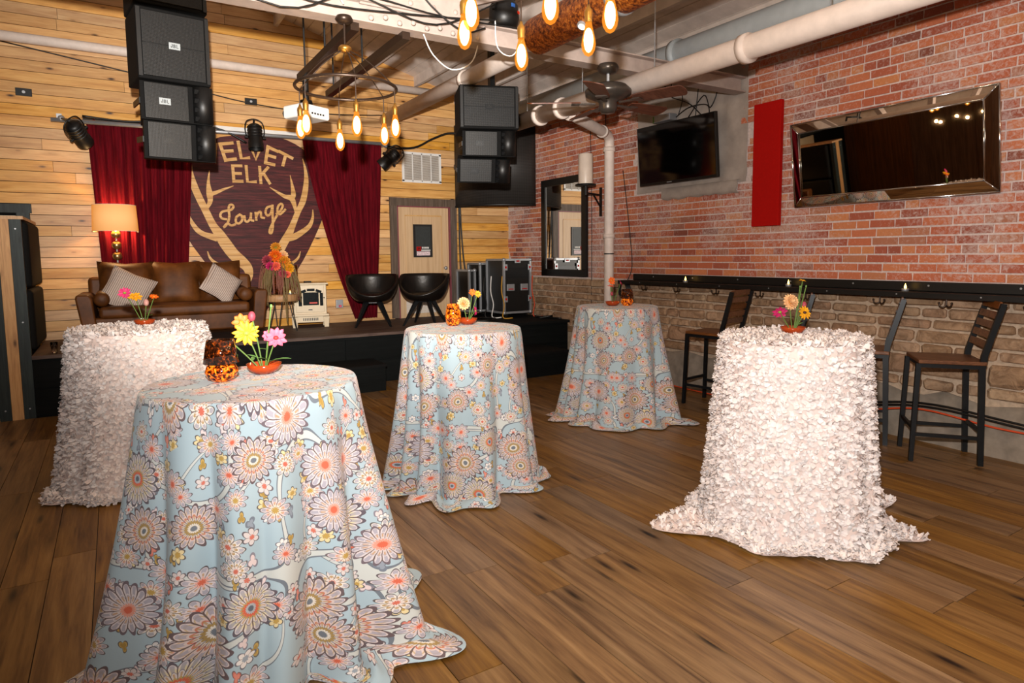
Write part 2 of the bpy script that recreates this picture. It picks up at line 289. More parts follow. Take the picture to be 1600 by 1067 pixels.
# ------------------------------------------------------------------ mesh helpers
class G:
    def __init__(s): s.v = []; s.f = []; s.r = []; s.uv = []
    def add(s, vs, fs, r=None):
        b = len(s.v); s.v += [tuple(x) for x in vs]; s.f += [tuple(i + b for i in f) for f in fs]
        if r is not None: s.r += [r] * len(fs)
        return s
    def box(s, cx, cy, cz, sx, sy, sz, rx=0, ry=0, rz=0, r=None, taper=None):
        R = Euler((rx, ry, rz)).to_matrix(); vs = []
        for i in range(8):
            k = (1 if taper is None or not i & 4 else taper)
            p = Vector(((.5 if i & 1 else -.5) * sx * k, (.5 if i & 2 else -.5) * sy * k, (.5 if i & 4 else -.5) * sz)); p = R @ p; vs.append((cx + p.x, cy + p.y, cz + p.z))
        return s.add(vs, [(0, 2, 3, 1), (4, 5, 7, 6), (0, 1, 5, 4), (2, 6, 7, 3), (0, 4, 6, 2), (1, 3, 7, 5)], r)
    def tube(s, pts, r, n=8, caps=True, closed=False):
        pts = [Vector(p) for p in pts]; N = len(pts); rs = r if isinstance(r, (list, tuple)) else [r] * N
        vs = []; fs = []; prev = None
        for i, p in enumerate(pts):
            if closed: t = pts[(i + 1) % N] - pts[i - 1]
            else: t = pts[min(i + 1, N - 1)] - pts[max(i - 1, 0)]
            t = t.normalized() if t.length > 1e-9 else Vector((0, 0, 1))
            if prev is None: u = t.orthogonal().normalized()
            else: u = (prev - t * prev.dot(t)); u = u.normalized() if u.length > 1e-6 else t.orthogonal().normalized()
            prev = u; w_ = t.cross(u)
            for k in range(n):
                a = 2 * PI * k / n; q = p + (u * math.cos(a) + w_ * math.sin(a)) * rs[i]; vs.append(q)
        L = N if closed else N - 1
        for i in range(L):
            for k in range(n):
                a = i * n + k; b = i * n + (k + 1) % n; c = ((i + 1) % N) * n + (k + 1) % n; d = ((i + 1) % N) * n + k; fs.append((a, b, c, d))
        if caps and not closed: fs.append(tuple(range(n - 1, -1, -1))); fs.append(tuple((N - 1) * n + k for k in range(n)))
        return s.add(vs, fs)
    def cyl(s, p0, p1, r0, r1=None, n=16): return s.tube([p0, p1], [r0, r0 if r1 is None else r1], n)
    def lathe(s, prof, n=24, c=(0, 0, 0), a0=0, a1=2 * PI):
        full = abs(a1 - a0 - 2 * PI) < 1e-6; K = n if full else n + 1; vs = []; fs = []
        for (r, z) in prof:
            for k in range(K):
                a = a0 + (a1 - a0) * k / n; vs.append((c[0] + r * math.cos(a), c[1] + r * math.sin(a), c[2] + z))
        for i in range(len(prof) - 1):
            for k in range(n if full else n):
                k2 = (k + 1) % K if full else k + 1
                fs.append((i * K + k, i * K + k2, (i + 1) * K + k2, (i + 1) * K + k))
        return s.add(vs, fs)
    def sph(s, c, r, n=12, m_=8):
        rx, ry, rz = (r, r, r) if not isinstance(r, (tuple, list)) else r; vs = [(c[0], c[1], c[2] - rz)]; fs = []
        for i in range(1, m_):
            t = -PI / 2 + PI * i / m_
            for k in range(n): a = 2 * PI * k / n; vs.append((c[0] + rx * math.cos(t) * math.cos(a), c[1] + ry * math.cos(t) * math.sin(a), c[2] + rz * math.sin(t)))
        vs.append((c[0], c[1], c[2] + rz)); T_ = len(vs) - 1
        for k in range(n): fs.append((0, 1 + (k + 1) % n, 1 + k)); fs.append((T_, 1 + (m_ - 2) * n + k, 1 + (m_ - 2) * n + (k + 1) % n))
        for i in range(m_ - 2):
            for k in range(n): a = 1 + i * n; fs.append((a + k, a + (k + 1) % n, a + n + (k + 1) % n, a + n + k))
        return s.add(vs, fs)
    def prism(s, pts, fn, t):
        # polygon pts (a,b) mapped by fn(a,b,depth)
        n = len(pts); vs = [fn(a, b, 0) for a, b in pts] + [fn(a, b, t) for a, b in pts]
        return s.add(vs, [tuple(range(n)), tuple(range(2 * n - 1, n - 1, -1))] + [(i, i + n, (i + 1) % n + n, (i + 1) % n) for i in range(n)])
    def build(s, name, mat, parent=None, smooth=False, bevel=0, seg=2, sub=0, solid=0, loc=None, rot=None):
        me = bpy.data.meshes.new(name); me.from_pydata(s.v, [], s.f); me.validate(); 
        if s.r and len(s.r) == len(me.polygons):
            at = me.attributes.new('rnd', 'FLOAT', 'FACE'); at.data.foreach_set('value', s.r)
        if s.uv and len(s.uv) == len(me.vertices):
            ul = me.uv_layers.new(name='UVMap')
            for l in me.loops: ul.data[l.index].uv = s.uv[l.vertex_index]
        bm = bmesh.new(); bm.from_mesh(me); bmesh.ops.recalc_face_normals(bm, faces=bm.faces); bm.to_mesh(me); bm.free()
        me.materials.append(MAT[mat] if isinstance(mat, str) else mat)
        if smooth: me.polygons.foreach_set('use_smooth', [True] * len(me.polygons))
        o = bpy.data.objects.new(name, me); col.objects.link(o)
        if parent: o.parent = parent
        if loc: o.location = loc
        if rot: o.rotation_euler = rot
        if solid: md = o.modifiers.new('solid', 'SOLIDIFY'); md.thickness = solid; md.offset = 0
        if bevel: md = o.modifiers.new('bevel', 'BEVEL'); md.width = bevel; md.segments = seg; md.limit_method = 'ANGLE'; md.angle_limit = .6
        if sub: md = o.modifiers.new('sub', 'SUBSURF'); md.levels = sub; md.render_levels = sub
        if smooth and bevel: md = o.modifiers.new('wn', 'WEIGHTED_NORMAL')
        return o
def tag(o, label, cat, group=None):
    o['label'] = label; o['category'] = cat
    if group: o['group'] = group
    return o
def thing(name, label, cat, loc=(0, 0, 0), rz=0, group=None):
    o = bpy.data.objects.new(name, None); o.empty_display_size = .1; col.objects.link(o); o.location = loc; o.rotation_euler = (0, 0, rz)
    return tag(o, label, cat, group)
def copytree(o, parent=None):
    c = o.copy(); col.objects.link(c); c.parent = parent
    for ch in list(o.children): copytree(ch, c)
    return c
def structure(o): o['kind'] = 'structure'; return o
def smooth_pts(pts, k=4):
    out = []; P = [Vector(p) for p in pts]; n = len(P)
    for i in range(n - 1):
        p0 = P[max(i - 1, 0)]; p1 = P[i]; p2 = P[i + 1]; p3 = P[min(i + 2, n - 1)]
        for j in range(k):
            t = j / k; out.append(.5 * ((2 * p1) + (p2 - p0) * t + (2 * p0 - 5 * p1 + 4 * p2 - p3) * t * t + (3 * p1 - p0 - 3 * p2 + p3) * t ** 3))
    out.append(P[-1]); return out
def cable(name, pts, r, mat, label, group=None, k=5, parent=None):
    o = G().tube([tuple(p) for p in smooth_pts(pts, k)], r, 6).build(name, mat, parent, True)
    if parent is None: tag(o, label, 'cable', group)
    return o

XR, YB, SZ = 5.59, 9.17, 0.62
def stage_y(x): return 7.74 - 0.055 * (x + .7)
# ================================================================== SETTING
# floor
fl = structure(G().box(1.2, 3.6, -.06, 8.9, 11.0, .1).build('floor', 'black'))
PW = .1918; px0 = -.548 - PW * 14
for i in range(46):
    x0 = px0 + i * PW; y = -1.9 + rnd.random() * 1.4 - 1.4
    if x0 + PW > XR: break
    while y < 7.9:
        L = rnd.choice((1.3, 1.5, 1.75)); y0, y1 = max(y, -1.9), min(y + L, 7.95)
        if y1 - y0 > .05:
            G().box(0, 0, 0, PW - .0038, y1 - y0 - .0038, .012).build('plank', 'floorwood', fl, loc=(x0 + PW / 2, (y0 + y1) / 2, -.006))
        y += L
# back wall
wb = structure(G().box(1.2, YB + .11, 2.6, 9.2, .14, 5.4).build('wall_back', 'blackmatte'))
ROW = .1225
def back_spans(z0, z1):
    zc = (z0 + z1) / 2; spans = [(-3.2, XR + .02)]
    if zc < 2.36: spans = [(-3.2, 3.58), (4.58, XR + .02)]
    if zc < 2.17: spans = [(-.77, 3.58), (4.58, XR + .02)]
    return spans
for i in range(-17, 21):
    z0 = 2.555 + i * ROW; z1 = z0 + ROW
    for a, b in back_spans(z0, z1):
        x = a - rnd.random() * 2.0
        while x < b:
            L = rnd.choice((1.8, 2.4, 3.0)); c0, c1 = max(x, a), min(x + L, b)
            if c1 - c0 > .04:
                G().box(0, 0, 0, c1 - c0 - .003, .02, ROW - .006).build('plank', 'pine', wb, loc=((c0 + c1) / 2, YB + .01 + rnd.uniform(-.0015, .0015), (z0 + z1) / 2))
            x += L
# right wall: mortar slab, bricks, stones, plinth
wr = structure(G().box(XR + .09, 3.7, 2.71, .16, 11.2, 3.0).build('wall_right', 'mortar'))
G().box(XR + .081, 3.7, .605, .15, 11.2, 1.21).build('stone_mortar', 'stone_mortar', wr)
def hidden(y, z): return (2.26 < y < 3.78 and 2.02 < z < 2.68) or (4.05 < y < 4.31 and 1.85 < z < 2.97)
def void(y, z): return 4.47 < y < 6.06 and 2.3 < z < 3.95 or (4.52 < y < 5.62 and 2.17 < z < 2.32)
bricks = []
for i in range(37):
    z = 1.225 + (i + .5) * .0743; head = (i % 7 == 4); y = -1.8 + rnd.random() * .2
    while y < YB:
        L = (.098 if head else .204) * rnd.uniform(.97, 1.03)
        if not head and rnd.random() < .06: L *= .5
        yc = y + L / 2
        if not void(yc, z) and y + L < YB + .02: bricks.append((yc, z, L))
        y += L + .0135
vis = sorted([b for b in bricks if b[0] > 1.75 and not hidden(b[0], b[1]) and b[1] < 3.62 and b[1] < 1.55 + (b[0] * 1.5)], key=lambda b: -b[2] / (b[0] ** 2 + 31))[:300]
vset = set(vis)
def brick_mesh(L, h, sd):
    q = random.Random(sd); g = G().box(0, 0, 0, .05, L, h); j = .0022
    g.v = [(a + q.uniform(-j, j), b + q.uniform(-j, j) * 1.4, c + q.uniform(-j, j)) for a, b, c in g.v]; return g
protos = {}
for yc, z, L in vis:
    key = (round(L / .004), rnd.randrange(3))
    if key not in protos: protos[key] = brick_mesh(key[0] * .004, .0605, rnd.random()).build('brick', 'brick', wr, bevel=0); o = protos[key]
    else: o = protos[key].copy(); col.objects.link(o)
    o.location = (XR + .0245 + rnd.uniform(-.002, .003), yc, z); o.rotation_euler = (rnd.uniform(-.008, .008), 0, rnd.uniform(-.008, .008))
g = G()
for yc, z, L in bricks:
    if (yc, z, L) in vset: continue
    g.box(XR + .0245 + rnd.uniform(-.002, .003), yc, z, .05, L, .0605, rx=rnd.uniform(-.008, .008), r=rnd.random())
o = g.build('brick', 'brick', wr); o['kind'] = 'stuff'
# stones
def stone(y0, y1, z0, z1):
    q = rnd; w_, h_ = y1 - y0, z1 - z0; c = min(w_, h_) * .22
    P = []
    for (a, b) in ((y0 + c, z0), (y1 - c, z0), (y1, z0 + c * .8), (y1, z1 - c * .8), (y1 - c, z1), (y0 + c, z1), (y0, z1 - c * .8), (y0, z0 + c * .8)):
        P.append((a + q.uniform(-.35, .35) * c, b + q.uniform(-.3, .3) * c))
    cy, cz = (y0 + y1) / 2, (z0 + z1) / 2; dp = q.uniform(.018, .042); n = 8
    vs = [(.03, a - cy, b - cz) for a, b in P] + [(-dp * .6, (a - cy) * .965, (b - cz) * .955) for a, b in P] + [(-dp * q.uniform(.85, 1.2), (a - cy) * .8, (b - cz) * .76) for a, b in P]
    fs = [tuple(range(2 * n, 3 * n))] + [(k + i * n, (k + 1) % n + i * n, (k + 1) % n + (i + 1) * n, k + (i + 1) * n) for i in range(2) for k in range(n)]
    G().add(vs, fs).build('stone', 'stone', wr, loc=(XR + .004, cy, cz))
z = .415
while z < 1.17:
    h = min(rnd.uniform(.09, .2), 1.205 - z)
    if 1.205 - (z + h) < .06: h = 1.205 - z
    y = -.8 + rnd.random() * .3
    while y < 8.9:
        L = rnd.uniform(.16, .5) * (1.1 if h > .14 else .9); g0 = .013
        if h > .15 and rnd.random() < .3:
            hh = h * rnd.uniform(.4, .6); stone(y + g0, y + L, z + g0, z + hh); stone(y + g0, y + L, z + hh + g0, z + h)
        else: stone(y + g0, y + L, z + g0 + rnd.uniform(0, .006), z + h - rnd.uniform(0, .006))
        y += L
    z += h
g = G(); NS = 60
for k in range(NS + 1):
    y = -1.5 + (7.4 + 1.5) * k / NS; t = .40 + .025 * math.sin(k * 1.7) + rnd.uniform(-.015, .015); x = XR - .035 + rnd.uniform(-.008, .008)
    g.v += [(XR - .055 + rnd.uniform(-.015, .01), y, 0), (x, y, t * .75), (x + .012, y, t), (XR + .05, y, t)]
for k in range(NS):
    for j in range(3): a = k * 4 + j; g.f.append((a, a + 4, a + 5, a + 1))
g.build('plinth', 'concrete', wr, True)
# old window blocked with plaster, and its stone sill
g = G(); ny, nz = 24, 22
for j in range(nz + 1):
    for k in range(ny + 1):
        y = 4.45 + 1.62 * k / ny; zz = 2.28 + 1.7 * j / nz; e = (1 if 0 < k < ny and 0 < j < nz else 0)
        g.v.append((XR - .003 + .006 * math.sin(k * 1.3) * math.sin(j * .9) - (.03 * math.exp(-((y - 4.66 - .03 * math.sin(zz * 6)) / .05) ** 2) * (.5 + .5 * math.sin(zz * 9)) if e else 0), y + (rnd.uniform(-.012, .012) if not e else 0), zz))
for j in range(nz):
    for k in range(ny): a = j * (ny + 1) + k; g.f.append((a, a + 1, a + ny + 2, a + ny + 1))
g.build('plaster_infill', 'plaster', wr, True)
g = G(); n = 14
for k in range(n + 1):
    y = 4.53 + 1.09 * k / n; a = rnd.uniform(-.012, .012)
    g.v += [(XR - .01, y, 2.175 + a), (XR - .05 + a, y, 2.2), (XR - .04 - a, y, 2.26), (XR - .045 + a, y, 2.30), (XR + .01, y, 2.315)]
for k in range(n):
    for j in range(4): a = k * 5 + j; g.f.append((a, a + 5, a + 6, a + 1))
g.build('sill', 'plaster', wr, True)
# left wall of the hall (seen in the mirror), ceiling
wl = structure(G().box(-3.3, 3.6, 2.6, .14, 11.2, 5.2).build('wall_left', 'walnut'))
for k in range(9): G().box(-3.225, -1.4 + k * 1.22, 1.35, .012, 1.2, 2.7).build('panel', 'walnut', wl)
def roof_z(x): return 5.05 - (.27 if x > .9 else .17) * abs(x - .9)
ce = structure(G().prism([(-3.4, roof_z(-3.4)), (.9, roof_z(.9)), (XR + .2, roof_z(XR + .2)), (XR + .2, roof_z(XR + .2) + .1), (.9, 5.15), (-3.4, roof_z(-3.4) + .1)], lambda a, b, d: (a, -1.9 + d, b), 11.2).build('ceiling', 'ceilpaint'))
for k in range(13):
    x = -2.6 + k * .66
    if abs(x - .9) < .1: continue
    G().box(x, 3.7, roof_z(x) - .075, .05, 11.0, .15).build('joist', 'ceilpaint', ce)
for k in range(26):      # roof boards showing between the joists on the brick side
    x0 = 1.0 + k * .178
    if x0 > XR: break
    G().box(x0 + .089, 3.7, roof_z(x0 + .089) - .006, .172, 11.0, .012, ry=math.atan(.27)).build('plank', 'ceilpaint', ce)

# ================================================================== STAGE
st = thing('stage', 'low black stage with worn dark wooden floor in front of the pine wall', 'stage')
def stage_poly(a, b, z0, z1, name, mat, yo=0, parent=st):
    P = [(a, stage_y(a) + yo), (b, stage_y(b) + yo), (b, YB - .005), (a, YB - .005)]
    return G().prism(P, lambda x, y, d: (x, y, z0 + d), z1 - z0).build(name, mat, parent)
stage_poly(-.725, XR - .075, 0, SZ - .035, 'riser', 'blackwood', .03)
y = 0
for k in range(9):       # deck boards
    P = [(-.725, stage_y(-.725) - .02 + k * .2), (4.35, stage_y(4.35) - .02 + k * .2), (4.35, stage_y(4.35) - .024 + k * .2 + .198), (-.725, stage_y(-.725) - .024 + k * .2 + .198)]
    P = [(a, min(b, YB - .006)) for a, b in P]
    if P[0][1] >= YB - .01: break
    G().prism(P, lambda x, y, d: (x, y, SZ - .035 + d), .035).build('board', 'darkfloor', st)
P = [(4.36, stage_y(4.36) - .02), (XR - .075, stage_y(XR) - .02), (XR - .075, YB - .006), (4.36, YB - .006)]
G().prism(P, lambda x, y, d: (x, y, SZ - .035 + d), .035).build('deck_panel', 'blackmatte', st)
for a, b in ((-.725, .9), (.92, 2.3), (2.32, 3.7), (3.72, 5.5)):
    for z0, z1 in ((.02, .28), (.30, .55)):
        P = [(a, stage_y(a) + .012), (b, stage_y(b) + .012), (b, stage_y(b) + .028), (a, stage_y(a) + .028)]
        G().prism(P, lambda x, y, d: (x, y, z0 + d), z1 - z0).build('face_board', 'blackwood', st)
def steps(label, a, b, ya, name='step_box'):
    t = thing(name, label, 'step')
    G().prism([(a, ya), (b, ya), (b, stage_y(b) - .004), (a, stage_y(a) - .004)], lambda x, y, d: (x, y, d), .28).build('box', 'blackwood', t)
    G().prism([(a - .01, ya - .015), (b + .01, ya - .015), (b + .01, stage_y(b) - .006), (a - .01, stage_y(a) - .006)], lambda x, y, d: (x, y, .28 + d), .03).build('tread', 'blackmatte', t)
steps('black step box against the stage, between the two nearest patterned tables', 1.35, 2.62, 7.06)
steps('black step box against the stage, close to the brick wall', 3.6, 5.0, 6.72)
# padded partition at the end of the stage
pt = thing('partition', 'black padded partition with exposed pine edge at the end of the stage', 'partition', (-.86, 7.8, 0))
for x, mt in ((-.105, 'blackwood_z'), (-.01, 'pine_y'), (.085, 'blackwood_z')):
    G().box(x, 0, .97, .092, .06, 1.94).build('edge_board', mt, pt)
G().box(0, .6, .97, .2, 1.12, 1.92).build('core', 'blackmatte', pt)
G().box(0, .58, 1.955, .3, 1.24, .03).build('cap', 'pine_y', pt)
for z0, z1 in ((.66, 1.26), (1.28, 1.93)):
    G().box(.13, .62, (z0 + z1) / 2, .09, 1.08, z1 - z0).build('pad', 'blackmatte', pt, True, .04, 3)
for x in (-.105, .085):
    for zz in (.1, .95, 1.85): G().cyl((x, -.032, zz), (x, -.028, zz), .008, n=8).build('screw', 'steel', pt)
# doorway far left behind the partition
dl = structure(thing('door_1', 'pale door in a dark green frame left of the stage', 'door')); del dl['category']
for b in ((-1.55, YB - .02, 2.13, 1.6, .06, .1), (-.83, YB - .02, 1.05, .12, .06, 2.06)): G().box(*b).build('door_frame', 'blackwood_z', dl)
G().box(-1.5, YB + .0, 1.03, 1.2, .04, 2.04).build('door_leaf', 'ivory', dl)
# stage door
dr = structure(thing('door_2', 'pine door with a black framed notice and grey trim', 'door')); del dr['category']
for b in ((3.585, YB - .01, 1.46, .11, .05, 1.68), (4.575, YB - .01, 1.46, .11, .05, 1.68)): G().box(*b).build('door_trim', 'trimwood', dr)
G().box(4.08, YB - .01, 2.36, 1.1, .05, .12).build('door_trim', 'trimwood', dr)
for b in ((3.65, YB + .0, 1.45, .02, .06, 1.7), (4.51, YB + .0, 1.45, .02, .06, 1.7), (4.08, YB, 2.295, .86, .06, .02)): G().box(*b).build('door_jamb', plain('jamb_maroon', '#7d3a44', .5) if 'jm' not in MAT else MAT['jm'], dr)
lf = G().box(4.08, YB + .03, 1.45, .84, .04, 1.68).build('door_leaf', 'door_veneer', dr)
for b in ((4.08, YB + .008, 2.16, .6, .006, .02), (4.08, YB + .008, 1.02, .6, .006, .02), (3.78, YB + .008, 1.59, .02, .006, 1.14), (4.38, YB + .008, 1.59, .02, .006, 1.14)): G().box(*b).build('moulding', 'door_veneer', dr)
kn = G().cyl((4.42, YB + .01, 1.36), (4.42, YB - .03, 1.36), .012).sph((4.42, YB - .045, 1.36), (.028, .024, .028)).build('door_knob', 'steel', dr, True)
for k in range(12): G().box(4.02, YB + .008, .68 + k * .016, .5, .008, .009, rx=.5).build('vent_slat', 'white', dr)
nb = G().box(4.06, YB + .0, 1.78, .31, .02, .5).build('notice_frame', 'black', dr)
G().box(4.06, YB - .0105, 1.78, .25, .004, .44).build('notice_board', plain('slate', '#2b3030', .5), dr)
G().box(3.985, YB - .014, 1.66, .075, .004, .065).build('notice_square', 'red', dr)
def strip(g, Lf, Rt, fn, t, cnt):
    # one continuous flat band; each step sits a hair prouder so crossings never share a plane
    n = len(Lf); b = len(g.v)
    for i in range(n):
        d = t + .00012 * cnt[0]; cnt[0] += 1
        g.v += [tuple(fn(*Lf[i], 0)), tuple(fn(*Lf[i], d)), tuple(fn(*Rt[i], d)), tuple(fn(*Rt[i], 0))]
    for i in range(n - 1):
        q = b + i * 4; g.f += [(q + j, q + j + 1, q + j + 5, q + j + 4) for j in range(3)]
    g.f += [(b, b + 1, b + 2, b + 3), (b + 4 * n - 4, b + 4 * n - 3, b + 4 * n - 2, b + 4 * n - 1)]
def letters(name, strokes, w_, fn, mat, parent, t=.002):
    g = G(); cnt = [0]
    for s_ in strokes:
        P = [Vector((a, b)) for a, b in s_]; n = len(P); Lf = []; Rt = []
        for i in range(n):
            d = (P[min(i + 1, n - 1)] - P[max(i - 1, 0)]).normalized(); nn = Vector((-d.y, d.x)) * w_ / 2
            e = d * (w_ / 2) if i == n - 1 else (-d * (w_ / 2) if i == 0 else d * 0)
            Lf.append(P[i] + nn + e); Rt.append(P[i] - nn + e)
        strip(g, Lf, Rt, fn, t, cnt)
    return g.build(name, mat, parent)
letters('notice_letter', [[(3.97, 1.685), (3.97, 1.635)], [(4.0, 1.685), (4.0, 1.635)], [(3.97, 1.66), (4.0, 1.66)]], .009, lambda a, b, d: (a, YB - .0165 - d, b), 'black', dr)
for k in range(5): G().box(4.045 + k * .024, YB - .014, 1.675, .016, .004, .026).build('notice_line', 'white', dr)
G().box(4.1, YB - .014, 1.637, .15, .004, .014).build('notice_line', 'white', dr)
G().box(4.06, YB - .014, 1.588, .22, .004, .062).build('notice_strip', plain('pinkprint', '#d9c0c4', .6, 0, .5, 90), dr)

# ================================================================== SIGN PAINTED ON THE BACK WALL
SHIELD = [(1.62, 3.154), (1.986, 3.16), (2.294, 3.035), (2.474, 2.834), (2.563, 2.531), (2.57, 2.22), (2.486, 1.962), (2.25, 1.504), (2.005, 1.164), (1.749, 0.85), (1.52, 0.649), (1.317, 0.873), (1.115, 1.314), (1.029, 1.47), (0.825, 1.807), (0.73, 2.12), (0.718, 2.446), (0.806, 2.728), (0.966, 2.935), (1.266, 3.099)]
ANTLER = [[(0.916, 2.833, 0.0059), (0.913, 2.653, 0.0157), (0.928, 2.489, 0.0433), (0.981, 2.326, 0.0472), (1.049, 2.161, 0.0472), (1.125, 1.978, 0.0512), (1.197, 1.86, 0.0669), (1.263, 1.741, 0.0787), (1.352, 1.603, 0.0787), (1.445, 1.506, 0.0787), (1.515, 1.427, 0.0669), (1.536, 1.338, 0.0551), (1.506, 1.243, 0.0472), (1.447, 1.2, 0.0354), (1.373, 1.185, 0.0157)], [(0.852, 2.114, 0.0059), (0.874, 2.024, 0.0236), (0.944, 1.908, 0.0335), (1.033, 1.85, 0.0354), (1.171, 1.809, 0.0512)], [(1.12, 2.665, 0.0059), (1.1, 2.514, 0.0197), (1.106, 2.381, 0.0394), (1.109, 2.28, 0.0315), (1.074, 2.195, 0.0197), (1.087, 2.162, 0.0059)], [(1.105, 2.364, 0.0315), (1.184, 2.392, 0.0236), (1.281, 2.438, 0.0157), (1.398, 2.486, 0.0039)], [(1.046, 1.639, 0.0059), (1.072, 1.554, 0.0157), (1.139, 1.485, 0.0216), (1.233, 1.458, 0.0236), (1.329, 1.465, 0.0275), (1.429, 1.507, 0.0394)], [(2.297, 2.894, 0.0059), (2.327, 2.753, 0.0197), (2.332, 2.574, 0.0354), (2.284, 2.338, 0.0433), (2.206, 2.174, 0.0394), (2.128, 1.993, 0.0433), (2.07, 1.867, 0.0551), (1.994, 1.741, 0.059), (1.919, 1.598, 0.0551), (1.809, 1.439, 0.0433), (1.736, 1.334, 0.0354)], [(2.408, 2.207, 0.0059), (2.4, 2.088, 0.0197), (2.35, 1.978, 0.0315), (2.248, 1.895, 0.0394), (2.138, 1.831, 0.0472), (2.05, 1.813, 0.0512)], [(1.847, 2.489, 0.0039), (1.938, 2.432, 0.0157), (2.039, 2.374, 0.0275), (2.125, 2.351, 0.0394), (2.164, 2.245, 0.0275), (2.17, 2.155, 0.0098)], [(2.12, 2.661, 0.0039), (2.141, 2.529, 0.0197), (2.153, 2.405, 0.0354), (2.125, 2.351, 0.0354)], [(2.216, 1.632, 0.0059), (2.18, 1.542, 0.0157), (2.106, 1.479, 0.0197), (1.999, 1.435, 0.0157)]]
LOUNGE = [[[(1.286, 2.054), (1.239, 2.064), (1.22, 2.101), (1.243, 2.146), (1.299, 2.164), (1.356, 2.178), (1.384, 2.213), (1.37, 2.241), (1.337, 2.234), (1.324, 2.177), (1.328, 2.1), (1.308, 2.015), (1.273, 1.963), (1.26, 1.954)], [(1.261, 1.958), (1.299, 1.997), (1.346, 1.973), (1.39, 1.987)]], [[(1.457, 2.115), (1.415, 2.085), (1.404, 2.025), (1.436, 2.0), (1.478, 2.035), (1.486, 2.095), (1.457, 2.115)], [(1.482, 2.087), (1.513, 2.091)]], [[(1.513, 2.096), (1.522, 2.036), (1.551, 2.028), (1.586, 2.072), (1.597, 2.133)], [(1.597, 2.133), (1.593, 2.054), (1.618, 2.041)]], [[(1.655, 2.143), (1.66, 2.056)], [(1.661, 2.091), (1.689, 2.149), (1.719, 2.158), (1.723, 2.092), (1.756, 2.079)]], [[(1.844, 2.235), (1.801, 2.216), (1.781, 2.155), (1.805, 2.111), (1.849, 2.147), (1.87, 2.236)], [(1.875, 2.245), (1.869, 2.113), (1.867, 1.971), (1.846, 1.883), (1.82, 1.886), (1.831, 1.944), (1.878, 2.033), (1.924, 2.114)]], [[(1.925, 2.14), (1.979, 2.186), (2.007, 2.249), (1.986, 2.275), (1.947, 2.238), (1.935, 2.167), (1.968, 2.133), (2.035, 2.196)]]]
sg = thing('painted_sign', 'dark maroon shield sign on the pine wall lettered VELVET ELK Lounge between antlers', 'sign')
sh = smooth_pts([(a, b, 0) for a, b in SHIELD + SHIELD[:1]], 3)[:-1]
G().prism([(p.x, p.y) for p in sh], lambda a, b, d: (a, YB - .001 - d, b), .004).build('shield', 'signpaint', sg)
lay = [0.0055]
def wall_fn(a, b, d): return (a, YB - lay[0] - d, b)
def ribbon(name, P, mat, parent):
    Q = smooth_pts(P, 5); g = G(); n = len(Q); Lf = []; Rt = []
    for i in range(n):
        d = Vector((Q[min(i + 1, n - 1)].x - Q[max(i - 1, 0)].x, Q[min(i + 1, n - 1)].y - Q[max(i - 1, 0)].y)).normalized(); nn = Vector((-d.y, d.x)) * max(Q[i].z, .004)
        c = Vector((Q[i].x, Q[i].y)); Lf.append(c + nn); Rt.append(c - nn)
    strip(g, Lf, Rt, wall_fn, .001, [0])
    return g.build(name, mat, parent)
for k, a in enumerate(ANTLER):
    lay[0] = .0055 + .0012 * k; ribbon('antler_tine', [(x, z, w_ * .92) for x, z, w_ in a], 'signpine', sg)
lay[0] = .006
VELVET = [[[(1.144, 2.98), (1.195, 2.775), (1.213, 3.0)]], [[(1.262, 3.01), (1.318, 2.81)], [(1.262, 3.01), (1.405, 3.035)], [(1.29, 2.92), (1.40, 2.935)], [(1.318, 2.81), (1.435, 2.832)]],
          [[(1.482, 3.05), (1.51, 2.845), (1.60, 2.86)]], [[(1.64, 2.985), (1.69, 2.845), (1.75, 2.99)]], [[(1.85, 3.02), (1.81, 2.81)], [(1.85, 3.02), (1.965, 2.972)], [(1.83, 2.915), (1.93, 2.89)], [(1.81, 2.81), (1.915, 2.79)]], [[(2.0, 2.968), (2.155, 2.895)], [(2.075, 2.93), (2.035, 2.795)]],
          [[(1.40, 2.745), (1.405, 2.548)], [(1.40, 2.745), (1.50, 2.75)], [(1.402, 2.648), (1.49, 2.65)], [(1.405, 2.548), (1.505, 2.551)]], [[(1.565, 2.745), (1.572, 2.548), (1.67, 2.552)]], [[(1.733, 2.745), (1.74, 2.545)], [(1.735, 2.63), (1.835, 2.745)], [(1.775, 2.675), (1.85, 2.545)]]]
for k, L in enumerate(VELVET): letters('letter', L, .04 if k < 6 else .037, wall_fn, 'signpine', sg)
for L in LOUNGE:
    g_ = [[(p.x, p.y) for p in smooth_pts([(a, b, 0) for a, b in s_], 4)] for s_ in L]
    letters('letter', g_, .029, wall_fn, 'signpine', sg)

